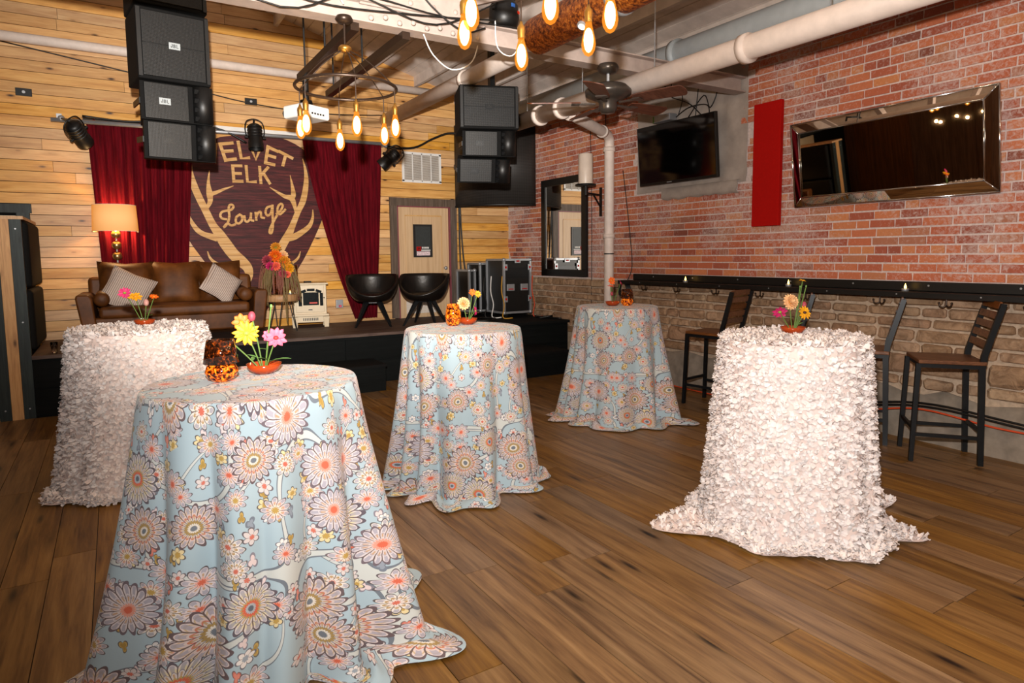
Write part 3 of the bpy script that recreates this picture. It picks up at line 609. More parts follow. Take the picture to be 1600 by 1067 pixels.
# ================================================================== CURTAINS, LIGHT BAR, LIGHTS, GRILLE
def curtain(label, left, right, ztop, zbot, folds, sd):
    g = G(); nx, nz = 140, 26; q = random.Random(sd); ph = [q.uniform(0, 6.28) for _ in range(4)]
    for j in range(nz + 1):
        t = j / nz; z = ztop + (zbot - ztop) * t; a, b = left(z), right(z)
        for k in range(nx + 1):
            u = k / nx; d = .032 * math.sin(u * folds * 2 * PI + ph[0] + .6 * math.sin(u * 9 + ph[1] + t)) + .016 * math.sin(u * folds * 4.7 * PI + ph[2])
            g.v.append((a + (b - a) * u, YB - .085 + d * (.35 + .65 * min(1, t * 3)) , z + (.008 * math.sin(u * folds * 12) if j == 0 else 0)))
    for j in range(nz):
        for k in range(nx): a = j * (nx + 1) + k; g.f.append((a, a + 1, a + nx + 2, a + nx + 1))
    t_ = thing('stage_curtain', label, 'curtain', group='curtains beside the sign')
    g.build('drape', 'velvet', t_, True, solid=.006)
    G().tube([(left(ztop) - .03, YB - .085, ztop + .005), (right(ztop) + .03, YB - .085, ztop + .005)], .012).build('curtain_rod', 'black', t_)
    return t_
curtain('dark red velvet curtain hanging straight behind the floor lamp', lambda z: -.17 + .035 * (3.17 - z), lambda z: .95 - .08 * (3.17 - z), 3.165, .66, 9, 3)
def c2l(z):
    t = max(0, (3.16 - z) / 2.5); return 2.28 + .62 * t ** 1.25 + (.1 * max(0, t - .75))
curtain('dark red velvet curtain drawn narrow behind the black tub chairs', c2l, lambda z: 3.4 - .06 * (3.16 - z), 3.165, .66, 8, 5)
lb = thing('lighting_bar', 'silver pipe for stage lights mounted across the pine wall', 'pipe')
G().tube([(-.5, YB - .16, 3.12), (3.5, YB - .16, 3.16)], .024, 12).build('bar', 'steel', lb, True)
G().box(1.62, YB - .03, 3.2, 1.35, .03, .07).build('back_plate', 'white', lb)
for x in (-.42, 1.65, 3.42): G().box(x, YB - .085, 3.16, .05, .165, .06).build('bracket', 'steel', lb)
def par(label, loc, rot, barx):
    yaw, pitch = rot[2], rot[0]
    t = thing('stage_light', label, 'stage light', loc, yaw, 'stage lights on the silver bar'); t.rotation_euler = rot
    inv = (Matrix.Translation(loc) @ Euler(rot).to_matrix().to_4x4()).inverted(); bp = inv @ Vector((barx, YB - .16, 3.14))
    G().tube([(0, 0, .22), tuple(bp)], .012, 8).build('hanger', 'blackmetal', t); G().sph(bp, .036, 10, 8).build('clamp', 'steel', t)
    prof = [(.0, .17), (.05, .168), (.075, .15), (.085, .1), (.085, -.06), (.092, -.07), (.092, -.15)]
    G().lathe(prof, 20).build('housing', 'black', t, True)
    for zz in (.12, .08, .04, 0): G().lathe([(.085, zz), (.092, zz + .004), (.092, zz + .012), (.085, zz + .016)], 20).build('cooling_fin', 'black', t, True)
    G().lathe([(0, -.12), (.08, -.12)], 20).build('lens', 'coil_glass', t)
    yk = smooth_pts([(-.1, 0, 0), (-.115, 0, .1), (-.09, 0, .2), (0, 0, .235), (.09, 0, .2), (.115, 0, .1), (.1, 0, 0)], 4)
    G().tube([tuple(p) for p in yk], .008, 6).build('yoke', 'black', t, True)
    for s_ in (-1, 1): G().cyl((s_ * .09, 0, 0), (s_ * .125, 0, 0), .018, n=10).build('knob', 'black', t)
    return t
par('black stage light tilted over the left top corner of the straight curtain', (-.24, YB - .34, 2.95), (.7, -.85, .3), -.4)
par('black stage light in front of the V of the VELVET lettering', (1.63, YB - .36, 3.07), (-.15, 0, 0), 1.63)
par('black stage light beside the white air grille', (3.42, YB - .34, 2.92), (.5, .75, .2), 3.45)
vt = thing('air_grille', 'white rectangular air return grille on the pine wall', 'vent')
for b in ((4.066, YB - .008, 3.085, .64, .02, .035), (4.066, YB - .008, 2.67, .64, .02, .035), (3.763, YB - .008, 2.878, .035, .02, .42), (4.369, YB - .008, 2.878, .035, .02, .42)): G().box(*b).build('frame', 'white', vt)
G().box(4.066, YB - .003, 2.878, .6, .006, .4).build('backing', 'concrete', vt)
for k in (1, 2, 3): G().box(3.763 + .1515 * k, YB - .008, 2.878, .012, .02, .42).build('divider', 'white', vt)
for k in range(26): G().box(4.066, YB - .006, 2.692 + k * .0152, .6, .014, .002, rx=.7).build('slat', 'white', vt)
for x, z, rz in ((-.737, 3.421, 0), (1.663, 3.586, 0)):
    t = thing('wall_plate', 'brushed steel wall plate high on the pine wall, ' + ('near the left stage light' if x < 0 else 'above the sign'), 'wall plate')
    G().box(x, YB - .006, z, .15, .012, .085).build('plate', 'blackmetal', t, bevel=.003)
    G().cyl((x, YB - .012, z), (x, YB - .022, z), .016, n=10).build('jack', 'steel', t)
# outlet near floor of stage
t = thing('wall_outlet', 'grey metal wall outlet with a pink plug behind the tub chair', 'outlet')
G().box(2.73, YB - .02, .88, .1, .04, .12).build('box', 'steel', t, bevel=.004); G().box(2.73, YB - .055, .85, .03, .05, .03).build('plug', 'petal_pink', t)
# ================================================================== PIPES
def pipe(name, label, pts, r, mat, collars=(), k=1, n=18):
    t = thing(name, label, 'pipe'); P = smooth_pts(pts, k) if k > 1 else pts
    G().tube([tuple(p) for p in P], r, n).build('tube', mat, t, True)
    for c in collars:
        a, d = Vector(c[0]), Vector(c[1]).normalized(); G().tube([a - d * .03, a + d * .03], r * 1.22, n).build('coupling', mat, t, True)
    return t
pipe('water_pipe', 'cream pipe running along the pine wall above the curtains', [(-3.2, YB - .12, 3.98), (4.28, YB - .12, 3.975)], .055, 'creampaint', [((.33, YB - .12, 3.98), (1, 0, 0))])
pipe('duct_pipe', 'long cream pipe under the ceiling running to the pine wall', [(3.5, YB - .02, 3.52), (3.47, 3.0, 3.50)], .088, 'creampaint', [((3.49, 6.6, 3.51), (0, 1, 0))])
pipe('water_pipe', 'long cream pipe hung below the ceiling along the brick wall', [(4.05, 6.42, 3.06), (4.05, .4, 3.03)], .088, 'creampaint', [((4.05, 5.55, 3.055), (0, 1, 0)), ((4.05, 5.95, 3.055), (0, 1, 0)), ((4.05, 3.25, 3.04), (0, 1, 0))])
for o in bpy.data.objects:
    if o.name.startswith('water_pipe') and 'brick' in o['label']:
        for y in (2.6, 4.2, 5.2, 6.2): G().tube([(4.05, y, 3.14), (4.05, y, roof_z(4.05) - .05)], .006, 6).build('hanger_rod', 'steel', o)
pipe('drain_pipe', 'large grey plastic pipe under the ceiling beside the brick wall', [(4.9, 8.2, 3.52), (4.9, .5, 3.50)], .125, 'pvc', [((4.9, 4.75, 3.51), (0, 1, 0))], n=22)
vp = pipe('down_pipe', 'cream vertical pipe on the brick wall beside the giant candle', [(4.14, 5.6, 3.05), (4.5, 5.84, 3.05), (5.2, 6.29, 3.05), (5.38, 6.4, 3.04), (5.44, 6.435, 2.99), (5.445, 6.44, 2.9), (5.445, 6.44, 2.4), (5.445, 6.44, 1.7), (5.445, 6.44, .62), (5.445, 6.44, .02)], .062, 'creampaint', [((5.445, 6.44, 1.78), (0, 0, 1)), ((5.445, 6.44, 2.87), (0, 0, 1)), ((5.22, 6.305, 3.05), (.84, .54, 0)), ((4.25, 5.68, 3.05), (.84, .54, 0))])
G().tube([(5.445, 6.44, 1.545), (5.445, 6.44, 1.56)], .064, 16).build('tape', 'black', vp)
# ================================================================== ROOF TRUSS
tr = thing('roof_truss', 'cream painted riveted steel roof truss spanning the room', 'truss')
TY = 4.52; TZ = 3.24
for z0, h in ((TZ + .07, .012), (TZ - .07, .012)): G().box(1.4, TY, z0, 8.3, .14, h).build('flange', 'trusspaint', tr)
G().box(1.4, TY, TZ, 8.3, .02, .14).build('web', 'trusspaint', tr)
G().prism([(1.55, TZ + .05), (2.55, TZ + .05), (2.3, TZ + .32), (2.15, TZ + .5), (1.75, TZ + .5), (1.68, TZ + .3)], lambda a, b, d: (a, TY - .03 - d, b), .012).build('gusset_plate', 'trusspaint', tr)
for (a, b, c, d) in ((2.35, TZ + .2, 4.1, 4.1), (1.8, TZ + .3, 1.2, 4.85), (2.1, TZ + .3, 2.3, 4.6), (-2.9, TZ + .1, .4, 4.9)):
    G().tube([(a, TY, b), (c, TY, d)], .045, 4).build('brace', 'trusspaint', tr)
for k in range(9):
    x = 1.62 + k * .105; G().sph((x, TY - .075, TZ - .045 + (.02 if k % 2 else 0)), (.019, .014, .019), 10, 6).build('rivet', 'trusspaint', tr, True)
for k in range(7): G().sph((1.75 + k * .09, TY - .045, TZ + .12 + .28 * (k % 2)), (.02, .012, .02), 10, 6).build('rivet', 'trusspaint', tr, True)
# dark mounting rails, projector
for x, y1 in ((1.52, 5.95), (1.9, 6.4)):
    t = thing('strut_rail', 'dark steel mounting rail hung under the truss ' + ('holding the projector' if x < 1.6 else 'beside the projector rail'), 'rail')
    G().box(x, (TY + .06 + y1) / 2, TZ - .1, .06, y1 - TY + .1, .06).build('channel', 'bronze', t)
    for yy in (TY + .1, (TY + y1) / 2, y1 - .1): G().tube([(x, yy, TZ - .07), (x, yy, TZ + .03 if yy < 4.7 else 4.3)], .008, 6).build('hanger_rod', 'blackmetal', t)
pj = thing('projector', 'white projector hanging on a black pole from the ceiling rail', 'projector', (1.52, 5.86, 2.862), .45)
G().box(0, 0, -.06, .3, .26, .11).build('body', 'white', pj, True, .02, 3)
G().cyl((0, 0, .0), (0, 0, .05), .06, .05).build('mount', 'black', pj); G().cyl((0, 0, .05), (0, 0, .25), .026).build('pole', 'black', pj)
G().cyl((-.08, .12, -.06), (-.08, .17, -.06), .04).build('lens', 'coil_glass', pj)
for k in range(5): G().box(-.05 + k * .03, -.132, -.08, .016, .006, .014).build('port', 'black', pj)
# rusty tube light
rt = thing('tube_light', 'rust coloured metal tube light with recessed spots under the ceiling', 'light')
G().tube([(2.67, 3.95, 3.1), (2.67, .6, 3.1)], .125, 28).build('tube', 'rust', rt, True)
for y in (3.35, 2.75, 1.9): G().cyl((2.612, y, 2.993), (2.604, y, 2.978), .034).build('spot_trim', 'steel', rt); G().cyl((2.604, y, 2.978), (2.602, y, 2.974), .022).build('spot_lamp', 'led', rt)
G().tube([(2.67, 3.08, 3.1), (2.67, 3.04, 3.1)], .133, 28).build('band', 'steel', rt, True)
for y in (3.6, 1.5): G().tube([(2.67, y, 3.22), (2.67, y, 4.5)], .006, 6).build('hanger_rod', 'steel', rt)
mh = thing('moving_light', 'round black stage fixture hung from the roof above the truss', 'stage light', (3.0, 4.95, 3.62), .4)
G().lathe([(0, .1), (.1, .1), (.125, .06), (.13, -.04), (.115, -.1), (.08, -.12), (0, -.12)], 28).build('housing', 'black', mh, True)
G().tube([(-.15, 0, 0), (-.15, 0, .2), (0, 0, .24), (.15, 0, .2), (.15, 0, 0)], .014, 8).build('yoke', 'black', mh); G().cyl((0, 0, .24), (0, 0, roof_z(3.0) - 3.62), .02).build('hanger', 'blackmetal', mh)
G().box(.04, -.122, .0, .03, .012, .02).build('display', 'ember', mh); G().box(-.03, -.12, .04, .04, .012, .03).build('label_plate', plain('blueplate', '#2a5aa0', .5), mh)
fd = thing('flood_light', 'grey wedge shaped flood light hung high before the pine wall', 'light', (-.05, 5.4, 3.66), .5)
G().prism([(-.16, .12), (.16, .12), (.1, -.02), (-.1, -.02)], lambda a, b, d: (a, d, b), .2).build('housing', 'trimwood', fd); G().box(.15, .1, .03, .01, .2, .14, ry=.4).build('barn_door', 'steel', fd)
G().cyl((0, .1, .12), (0, .1, roof_z(-.05) - 3.66 - .03), .014).build('hanger', 'blackmetal', fd)
# ceiling fan
fn = thing('ceiling_fan', 'dark bronze ceiling fan with brown wooden blades', 'fan', (3.72, 4.42, 0))
G().lathe([(0, 3.17), (.08, 3.17), (.095, 3.14), (.07, 3.1), (.02, 3.09)], 24).build('canopy', 'fanbronze', fn, True)
G().cyl((0, 0, 3.1), (0, 0, 3.0), .014).build('downrod', 'steel', fn)
G().lathe([(0, 3.02), (.07, 3.015), (.16, 2.99), (.2, 2.95), (.195, 2.91), (.13, 2.88), (.1, 2.87)], 32).build('motor', 'fanbronze', fn, True)
G().lathe([(.1, 2.87), (.075, 2.85), (.078, 2.8), (.06, 2.765), (0, 2.76)], 24).build('switch_housing', 'fanbronze', fn, True)
for k in range(5):
    a = math.radians(4 + 72 * k); G().box(.2, 0, 2.84, .18, .03, .012).box(.28, 0, 2.84, .07, .1, .01).build('blade_arm', 'fanbronze', fn, rot=(0, 0, a))
    n = 8; P = [(.24, -.055)] + [(.32, -.07), (.64, -.085)] + [(.66 + .04 * math.sin(t * PI / n), -.085 * math.cos(t * PI / n)) for t in range(n + 1)] + [(.64, .085), (.32, .07), (.24, .055)]
    b = G().prism(P, lambda x, y, d: (x, y, d), .008).build('blade', 'blade', fn, loc=(0, 0, 2.85)); b.rotation_euler = (math.radians(-14), 0, a)
# ================================================================== CHANDELIERS
def chandelier(label, c, zr, zb, zc, view):
    t = thing('ring_chandelier', label, 'chandelier', (c[0], c[1], 0), 0, 'ring chandeliers with hanging bulbs')
    R_ = .335; ring = [(R_ * math.cos(2 * PI * k / 48), R_ * math.sin(2 * PI * k / 48), zr) for k in range(48)]
    G().tube(ring, .011, 8, closed=True).build('ring', 'bronze', t, True)
    G().lathe([(0, zc), (.05, zc), (.06, zc - .02), (.04, zc - .045), (0, zc - .05)], 20).build('canopy', 'bronze', t, True)
    G().cyl((0, 0, zc - .05), (0, 0, zr + .27), .008, n=8).build('stem', 'bronze', t)
    G().lathe([(0, zr + .28), (.03, zr + .28), (.045, zr + .265), (.045, zr + .25), (.02, zr + .235), (0, zr + .235)], 16).build('hub', 'brass', t, True)
    for k in range(6):
        a = view + math.radians(40 + 60 * k); x, y = R_ * math.cos(a), R_ * math.sin(a)
        G().tube([tuple(p) for p in smooth_pts([(0.02 * math.cos(a), .02 * math.sin(a), zr + .25), (x * .5, y * .5, zr + .16), (x, y, zr)], 4)], .004, 6).build('suspension_wire', 'bronze', t, True)
        z1 = zb + (.02, -.01, .03, .0, -.02, .015)[k]
        G().cyl((x, y, zr), (x, y, z1 + .12), .0035, n=6).build('cord', 'bronze', t)
        s_ = G().lathe([(0, .125), (.006, .125), (.01, .11), (.018, .1), (.02, .085), (.018, .06), (.018, .045)], 14, (x, y, z1)).build('socket', 'brass', t, True)
        b = G().lathe([(.014, .05), (.016, .035), (.022, .01), (.031, -.03), (.034, -.055), (.03, -.08), (.018, -.1), (.004, -.108), (0, -.108)], 16, (x, y, z1)).build('bulb', 'bulbglass', t, True)
        G().sph((x, y, z1 - .035), (.023, .023, .056), 12, 8).build('filament', 'filament', b, True)
    return t
chandelier('ring chandelier of glowing bulbs hanging under the truss in front of the stage', (1.42, 4.42), 2.69, 2.44, 3.16, math.radians(-18))
chandelier('ring chandelier of glowing bulbs hanging in front of the ceiling fan', (1.62, 2.42), 2.86, 2.56, 3.5, math.radians(-33))
for cx, cy, cz in ((1.42, 4.42, 2.36), (1.62, 2.42, 2.5)):
    for k in range(6): a = k * PI / 3 + .4; lamp('bulb_glow', 'POINT', (cx + .3 * math.cos(a), cy + .3 * math.sin(a), cz - .16), 3.5, (1.0, .62, .28), shadow_soft_size=.01)
# ================================================================== LOUDSPEAKERS
STROKE = {'J': [[(.2, .3), (.3, .05), (.6, .05), (.7, .3), (.7, 1)]], 'B': [[(.1, 0), (.1, 1), (.6, 1), (.75, .8), (.6, .55), (.1, .55)], [(.6, .55), (.85, .28), (.6, 0), (.1, 0)]], 'L': [[(.2, 1), (.2, 0), (.8, 0)]]}
def logo(parent, x, y, z, s=.09, mat='pvc'):
    b = G().box(x, y, z, s, .006, s * .62).build('logo_plate', mat, parent); sc = s * .22
    for k, ch in enumerate('JBL'):
        letters('logo_letter', [[(x - s * .36 + k * s * .25 + a * sc, z - s * .14 + bb * s * .28) for a, bb in q] for q in STROKE[ch]], s * .05, lambda a, b_, d: (a, y - .0035 - d, b_), 'black', b)
def sub_cab(label, loc, rz, W_=.6, H_=.56, group=None, tilt=0):
    t = thing('bass_speaker', label, 'loudspeaker', loc, rz, group); t.rotation_euler = (tilt, 0, rz)
    G().box(0, .25, 0, W_, .5, H_).build('cabinet', 'blackmatte', t, True, .012)
    G().box(0, -.006, 0, W_ * .86, .014, H_ * .9).build('grille', 'grille', t, True, .005)
    G().box(0, -.016, 0, W_ * .85, .006, .006).build('grille_bar', 'blackmetal', t); logo(t, 0, -.02, 0, .09, 'pvc' if loc[0] < 2 else 'blackmetal')
    for s_ in (-1, 1): G().box(s_ * W_ * .465, -.004, 0, .03, .02, H_ * .94).build('rigging_track', 'black', t)
    return t
def top_cab(label, loc, rz, W_=.6, H_=.33, group=None, tilt=0):
    t = thing('array_speaker', label, 'loudspeaker', loc, rz, group); t.rotation_euler = (tilt, 0, rz)
    G().prism([(-W_ / 2, 0), (W_ / 2, 0), (W_ / 2 - .06, .42), (-W_ / 2 + .06, .42)], lambda a, b, d: (a, b, -H_ / 2 + d), H_ - .006).build('cabinet', 'blackmatte', t)
    G().box(-W_ * .15, -.008, 0, W_ * .6, .016, H_ * .93).build('grille', 'grille', t, True, .006)
    G().tube([(W_ * .36, .01, -H_ * .48), (W_ * .36, .01, H_ * .48)], .085, 20).build('horn_flare', 'black', t, True)
    for k in range(4): G().box(W_ * .25, -.045, -H_ * .36 + k * H_ * .24, .035, .03, .04, rx=.5).build('horn_fin', 'blackmetal', t)
    logo(t, -W_ * .18, -.019, 0, .09, 'pvc' if loc[0] < 2 and loc[2] > 2.7 else 'blackmetal')
    for s_ in (-1, 1): G().box(s_ * (W_ / 2 - .004), .2, 0, .012, .3, .05).build('side_rail', 'blackmetal', t)
    return t
RZ = .12; LX, LY = .57, 6.5
GL = 'hanging loudspeaker stack beside the sign'
top_cab('lowest black cabinet of the hanging speaker stack over the straight red curtain', (LX + .012, LY + .06, 2.59), RZ, .58, .325, GL, .1)
top_cab('black speaker second from the bottom of the stack over the red curtain', (LX, LY + .02, 2.915), RZ, .58, .325, GL, .03)
sub_cab('big square black bass speaker with a bright bar, in the stack over the red curtain', (LX - .005, LY, 3.39), RZ, .58, .6, GL, .02)
sub_cab('topmost bass speaker of the stack over the red curtain, under the truss', (LX - .01, LY - .02, 4.01), RZ, .58, .6, GL)
G().box(LX, LY + .3, 4.4, .05, .05, .2).build('rigging', 'blackmetal', None)
tag(bpy.data.objects['rigging'], 'black steel bracket holding the speaker stack over the red curtain', 'bracket')
RZ2 = -.36; SX, SY = 3.65, 6.35
GR = 'hanging loudspeaker stack in the brick corner'
top_cab('lowest black cabinet of the hanging speaker stack before the curved black screen', (SX - .03, SY + .1, 2.5), RZ2, .6, .27, GR, .24)
top_cab('middle black cabinet of the hanging speaker stack before the curved black screen', (SX, SY + .02, 2.79), RZ2, .6, .28, GR, .08)
sub_cab('large black bass speaker on top of the stack before the curved black screen', (SX - .02, SY - .03, 3.175), RZ2, .66, .47, GR)
G().box(SX + .2, SY + .3, 3.8, .06, .06, .8).build('speaker_bracket', 'blackmetal'); tag(bpy.data.objects['speaker_bracket'], 'black steel bracket above the speaker stack before the curved black screen', 'bracket')
# curved perforated screen in the corner
g = G(); n = 24
for j, z in enumerate((2.31, 3.55)):
    for k in range(n + 1):
        t = k / n; a = Vector((4.62, YB - .03)); b = Vector((XR - .03, 8.3)); c = Vector((4.72, 8.42)); p = a * (1 - t) ** 2 + c * 2 * t * (1 - t) + b * t * t
        g.v.append((p.x, p.y, z)); g.uv.append((t * 1.6, z))
for k in range(n): g.f.append((k, k + 1, n + 2 + k, n + 1 + k))
cs = thing('curved_screen', 'curved black perforated screen across the corner of pine and brick', 'screen'); g.build('panel', 'perforated', cs, True, solid=.02)
g2 = G().tube([(x, y, 2.31) for x, y, z in g.v[:n + 1]], .02, 6).build('bottom_rail', 'black', cs, True); G().box(5.05, 8.62, 2.62, .03, .012, .07, rz=-.75).build('tag', 'white', cs)
# ================================================================== RIGHT WALL THINGS
ld = thing('drink_ledge', 'long black drink ledge fixed along the brick wall above the stone', 'shelf')
y0, y1 = 1.0, 6.1
G().box(XR - .02, (y0 + y1) / 2, 1.262, .04, y1 - y0, .075).build('back_rail', 'black', ld, bevel=.004)
G().box(XR - .1, (y0 + y1 + .1) / 2, 1.213, .2, y1 - y0 + .1, .018).build('shelf_board', 'black', ld, bevel=.003)
G().box(XR - .195, (y0 + y1 + .1) / 2, 1.2, .02, y1 - y0 + .1, .045).build('front_rail', 'black', ld, bevel=.003)
for k in range(8): G().cyl((XR - .042, 1.4 + k * .62, 1.27), (XR - .038, 1.4 + k * .62, 1.27), .008, n=8).build('screw', 'steel', ld); G().cyl((XR - .207, 1.6 + k * .6, 1.203), (XR - .204, 1.6 + k * .6, 1.203), .006, n=8).build('screw', 'steel', ld)
def hook(y, lab):
    t = thing('coat_hook', lab, 'hook', (XR - .16, y, 1.165), 0, 'double hooks under the ledge')
    G().tube([(0, 0, .02), (0, 0, -.04)], .006, 8).build('shank', 'bronze', t)
    for s_ in (-1, 1):
        P = smooth_pts([(0, 0, -.035), (-.01, s_ * .018, -.05), (-.015, s_ * .038, -.042), (-.015, s_ * .045, -.02)], 4); h = G().tube([tuple(p) for p in P], .0055, 8).build('prong', 'bronze', t, True); G().sph((-.015, s_ * .045, -.018), .009, 8, 6).build('tip', 'bronze', h, True)
for k, y in enumerate((5.753, 5.225, 4.677, 4.128, 3.635, 2.956, 2.45, 1.9)):
    hook(y, 'dark double coat hook under the black ledge, ' + ('first', 'second', 'third', 'fourth', 'fifth', 'sixth', 'seventh', 'eighth')[k] + ' from the vertical pipe')
def tealight(label, loc, group=None, s=1):
    t = thing('tealight', label, 'candle', loc, 0, group)
    G().lathe([(0, 0), (.019 * s, 0), (.02 * s, .017 * s), (.018 * s, .0175 * s), (.018 * s, .012 * s), (0, .012 * s)], 16).build('cup', 'steel', t, True)
    G().lathe([(0, .0125 * s), (.0178 * s, .0125 * s), (.0178 * s, .013 * s), (0, .0135 * s)], 16).build('wax', 'white', t)
    G().lathe([(0, .013 * s), (.006 * s, .018 * s), (.0075 * s, .025 * s), (.004 * s, .038 * s), (0, .05 * s)], 10).build('flame', 'flame', t, True)
    return t
for y, lb_ in ((5.149, 'lit tealight on the black ledge above the first bar stool from the stage'), (3.846, 'lit tealight on the black ledge behind the white rosette table flowers'), (2.777, 'lit tealight on the black ledge between the last two bar stools')):
    tealight(lb_, (XR - .12, y, 1.2225), 'tealights on the ledge', 1.35)
def framed_mirror(name, label, y0, y1, z0, z1, fw, fmat, mmat, bevelled=False):
    t = thing(name, label, 'mirror'); yc, zc = (y0 + y1) / 2, (z0 + z1) / 2; x = XR - .03
    if not bevelled:
        for b in ((x, yc, z1 - fw / 2, .05, y1 - y0, fw), (x, yc, z0 + fw / 2, .05, y1 - y0, fw), (x, y0 + fw / 2, zc, .05, fw, z1 - z0 - 2 * fw), (x, y1 - fw / 2, zc, .05, fw, z1 - z0 - 2 * fw)): G().box(*b).build('frame', fmat, t, bevel=.004)
        G().box(x + .005, yc, zc, .02, y1 - y0 - 2 * fw + .004, z1 - z0 - 2 * fw + .004).build('glass', mmat, t)
    else:
        A = [(y0, z0), (y1, z0), (y1, z1), (y0, z1)]; B = [(y0 + fw, z0 + fw), (y1 - fw, z0 + fw), (y1 - fw, z1 - fw), (y0 + fw, z1 - fw)]
        for k in range(4):
            a, b = A[k], A[(k + 1) % 4]; c, d = B[(k + 1) % 4], B[k]
            G().add([(x - .005, *a), (x - .005, *b), (x - .028, *c), (x - .028, *d), (x + .02, *a), (x + .02, *b), (x + .02, *c), (x + .02, *d)], [(0, 1, 2, 3), (4, 5, 6, 7), (0, 1, 5, 4), (1, 2, 6, 5), (2, 3, 7, 6), (3, 0, 4, 7)]).build('sloped_strip', mmat, t)
            for q in ((a, b, -.006), (d, c, -.03)): G().tube([(x + q[2], *q[0]), (x + q[2], *q[1])], .0065, 8).build('bead', 'chrome', t, True)
            G().tube([(x - .006, *a), (x - .03, *d)], .005, 8).build('mitre_bead', 'chrome', t, True)
        G().box(x - .012, yc, zc, .02, y1 - y0 - 2 * fw, z1 - z0 - 2 * fw).build('glass', mmat, t)
    return t
framed_mirror('wall_mirror', 'tall mirror in a black frame on the brick wall near the stage', 7.04, 8.12, 1.235, 2.65, .1, 'black', 'clearmirror')
bm_ = framed_mirror('wide_mirror', 'wide silver framed mirror tilted forward on the brick wall', 2.17, 3.86, 1.975, 2.735, .09, 'chrome', 'mirror', True)
bm_.matrix_world = Matrix.Translation((XR - .02, 3.03, 1.975)) @ Euler((0, math.radians(-7.6), math.radians(-1.5))).to_matrix().to_4x4() @ Matrix.Translation((-XR + .0, -3.03, -1.975))
rp = thing('acoustic_panel', 'tall bright red fabric panel on the brick wall beside the television', 'panel')
G().box(XR - .04, 4.175, 2.41, .05, .31, 1.2).build('fabric', 'red', rp, bevel=.006); G().box(XR - .012, 4.175, 2.41, .012, .27, 1.1).build('backing', 'blackmatte', rp)
tv = thing('television', 'black flat screen television tilted on the blocked window', 'television', (XR - .17, 5.27, 2.68), 0)
tv.rotation_euler = (0, math.radians(-5), math.radians(1.5))
G().box(0, 0, 0, .045, 1.14, .67).build('case', 'black', tv, bevel=.006); G().box(-.0235, 0, .008, .003, 1.11, .63).build('screen', 'screen', tv)
G().box(-.024, .1, -.322, .004, .07, .012).build('logo', 'steel', tv); G().box(.08, 0, 0, .12, .25, .3).build('wall_mount', 'blackmetal', tv)
mb = thing('media_box', 'small silver media player box above the television', 'box', (XR - .1, 5.52, 3.09)); G().box(0, 0, 0, .12, .27, .075).build('case', 'steel', mb, bevel=.006); G().box(-.061, .12, 0, .002, .02, .07).build('green_edge', 'leaf', mb)
# candle sconce
cs_ = thing('candle_sconce', 'black iron wall bracket under the giant candle', 'sconce')
G().box(XR - .02, 6.76, 2.24, .025, .03, .38).build('wall_bar', 'black', cs_)
G().tube([(XR - .02, 6.76, 2.33), (XR - .4, 6.6, 2.33)], .013, 8).build('arm', 'black', cs_)
G().tube([(XR - .02, 6.76, 2.17), (XR - .2, 6.685, 2.32)], .011, 8).build('diagonal_brace', 'black', cs_)
G().tube([(XR - .4, 6.6, 2.30), (XR - .4, 6.6, 2.42)], .02, 10).build('post', 'black', cs_)
G().lathe([(0, 0), (.13, 0), (.135, .012), (.13, .024), (0, .024)], 28, (XR - .4, 6.6, 2.415)).build('plate', 'black', cs_)
cd = G().lathe([(0, 0), (.09, 0), (.092, .01), (.092, .37), (.085, .378), (.0, .37)], 28, (XR - .4, 6.6, 2.44)).build('pillar_candle', 'candlewax', None, True)
tag(cd, 'giant cream pillar candle on the iron wall bracket', 'candle')
# ================================================================== BAR STOOLS
def stool(label, loc, facing):
    t = thing('bar_stool', label, 'stool', (loc[0], loc[1], 0), math.atan2(facing[1], facing[0]), 'bar stools along the brick wall')
    W_, D_ = .38, .42          # local +x is forward
    st_ = G().box(.0, 0, .745, D_, W_ + .03, .028).build('seat', 'seatwood', t, bevel=.006)
    G().box(0, 0, .716, D_ - .03, W_, .03).build('seat_frame', 'blackmetal', t)
    for s_ in (-1, 1):
        G().add([(.19, s_ * .175 - .016, .73), (.222, s_ * .175 - .016, .73), (.222, s_ * .175 + .016, .73), (.19, s_ * .175 + .016, .73), (.215, s_ * .19 - .016, 0), (.245, s_ * .19 - .016, 0), (.245, s_ * .19 + .016, 0), (.215, s_ * .19 + .016, 0)], [(0, 1, 2, 3), (4, 7, 6, 5), (0, 4, 5, 1), (1, 5, 6, 2), (2, 6, 7, 3), (3, 7, 4, 0)]).build('front_leg', 'blackmetal', t)
        P = [(-.225, 0), (-.205, .7), (-.215, .8), (-.31, 1.17), (-.275, 1.175), (-.175, .8), (-.165, .7), (-.19, 0)]
        G().prism(P, lambda a, b, d: (a, s_ * .182 - .014 + d, b), .028).build('rear_post', 'blackmetal', t)
    for z in (.2, .27): pass
    G().box(.225, 0, .25, .02, .36, .025).build('footrest', 'blackmetal', t); G().box(-.2, 0, .25, .02, .36, .025).build('stretcher', 'blackmetal', t)
    for s_ in (-1, 1): G().box(.01, s_ * .184, .2, .41, .02, .025).build('stretcher', 'blackmetal', t)
    for k in range(5):
        z = .86 + k * .07; x = -.195 - (z - .8) * .256 + .0
        G().box(x + .005, 0, z + .02, .014, .335, .05, ry=-.25).build('back_slat', 'seatwood', t)
    return t
stool('black metal bar stool with slatted wooden back standing nearest the stage', (5.18, 4.47), (-.155, .988))
stool('black metal bar stool behind the white rosette table, second from the stage', (5.2, 3.76), (-.555, .832))
stool('black metal bar stool seen edge-on under the ledge, between its fellows', (5.25, 3.0), (-.463, .886))
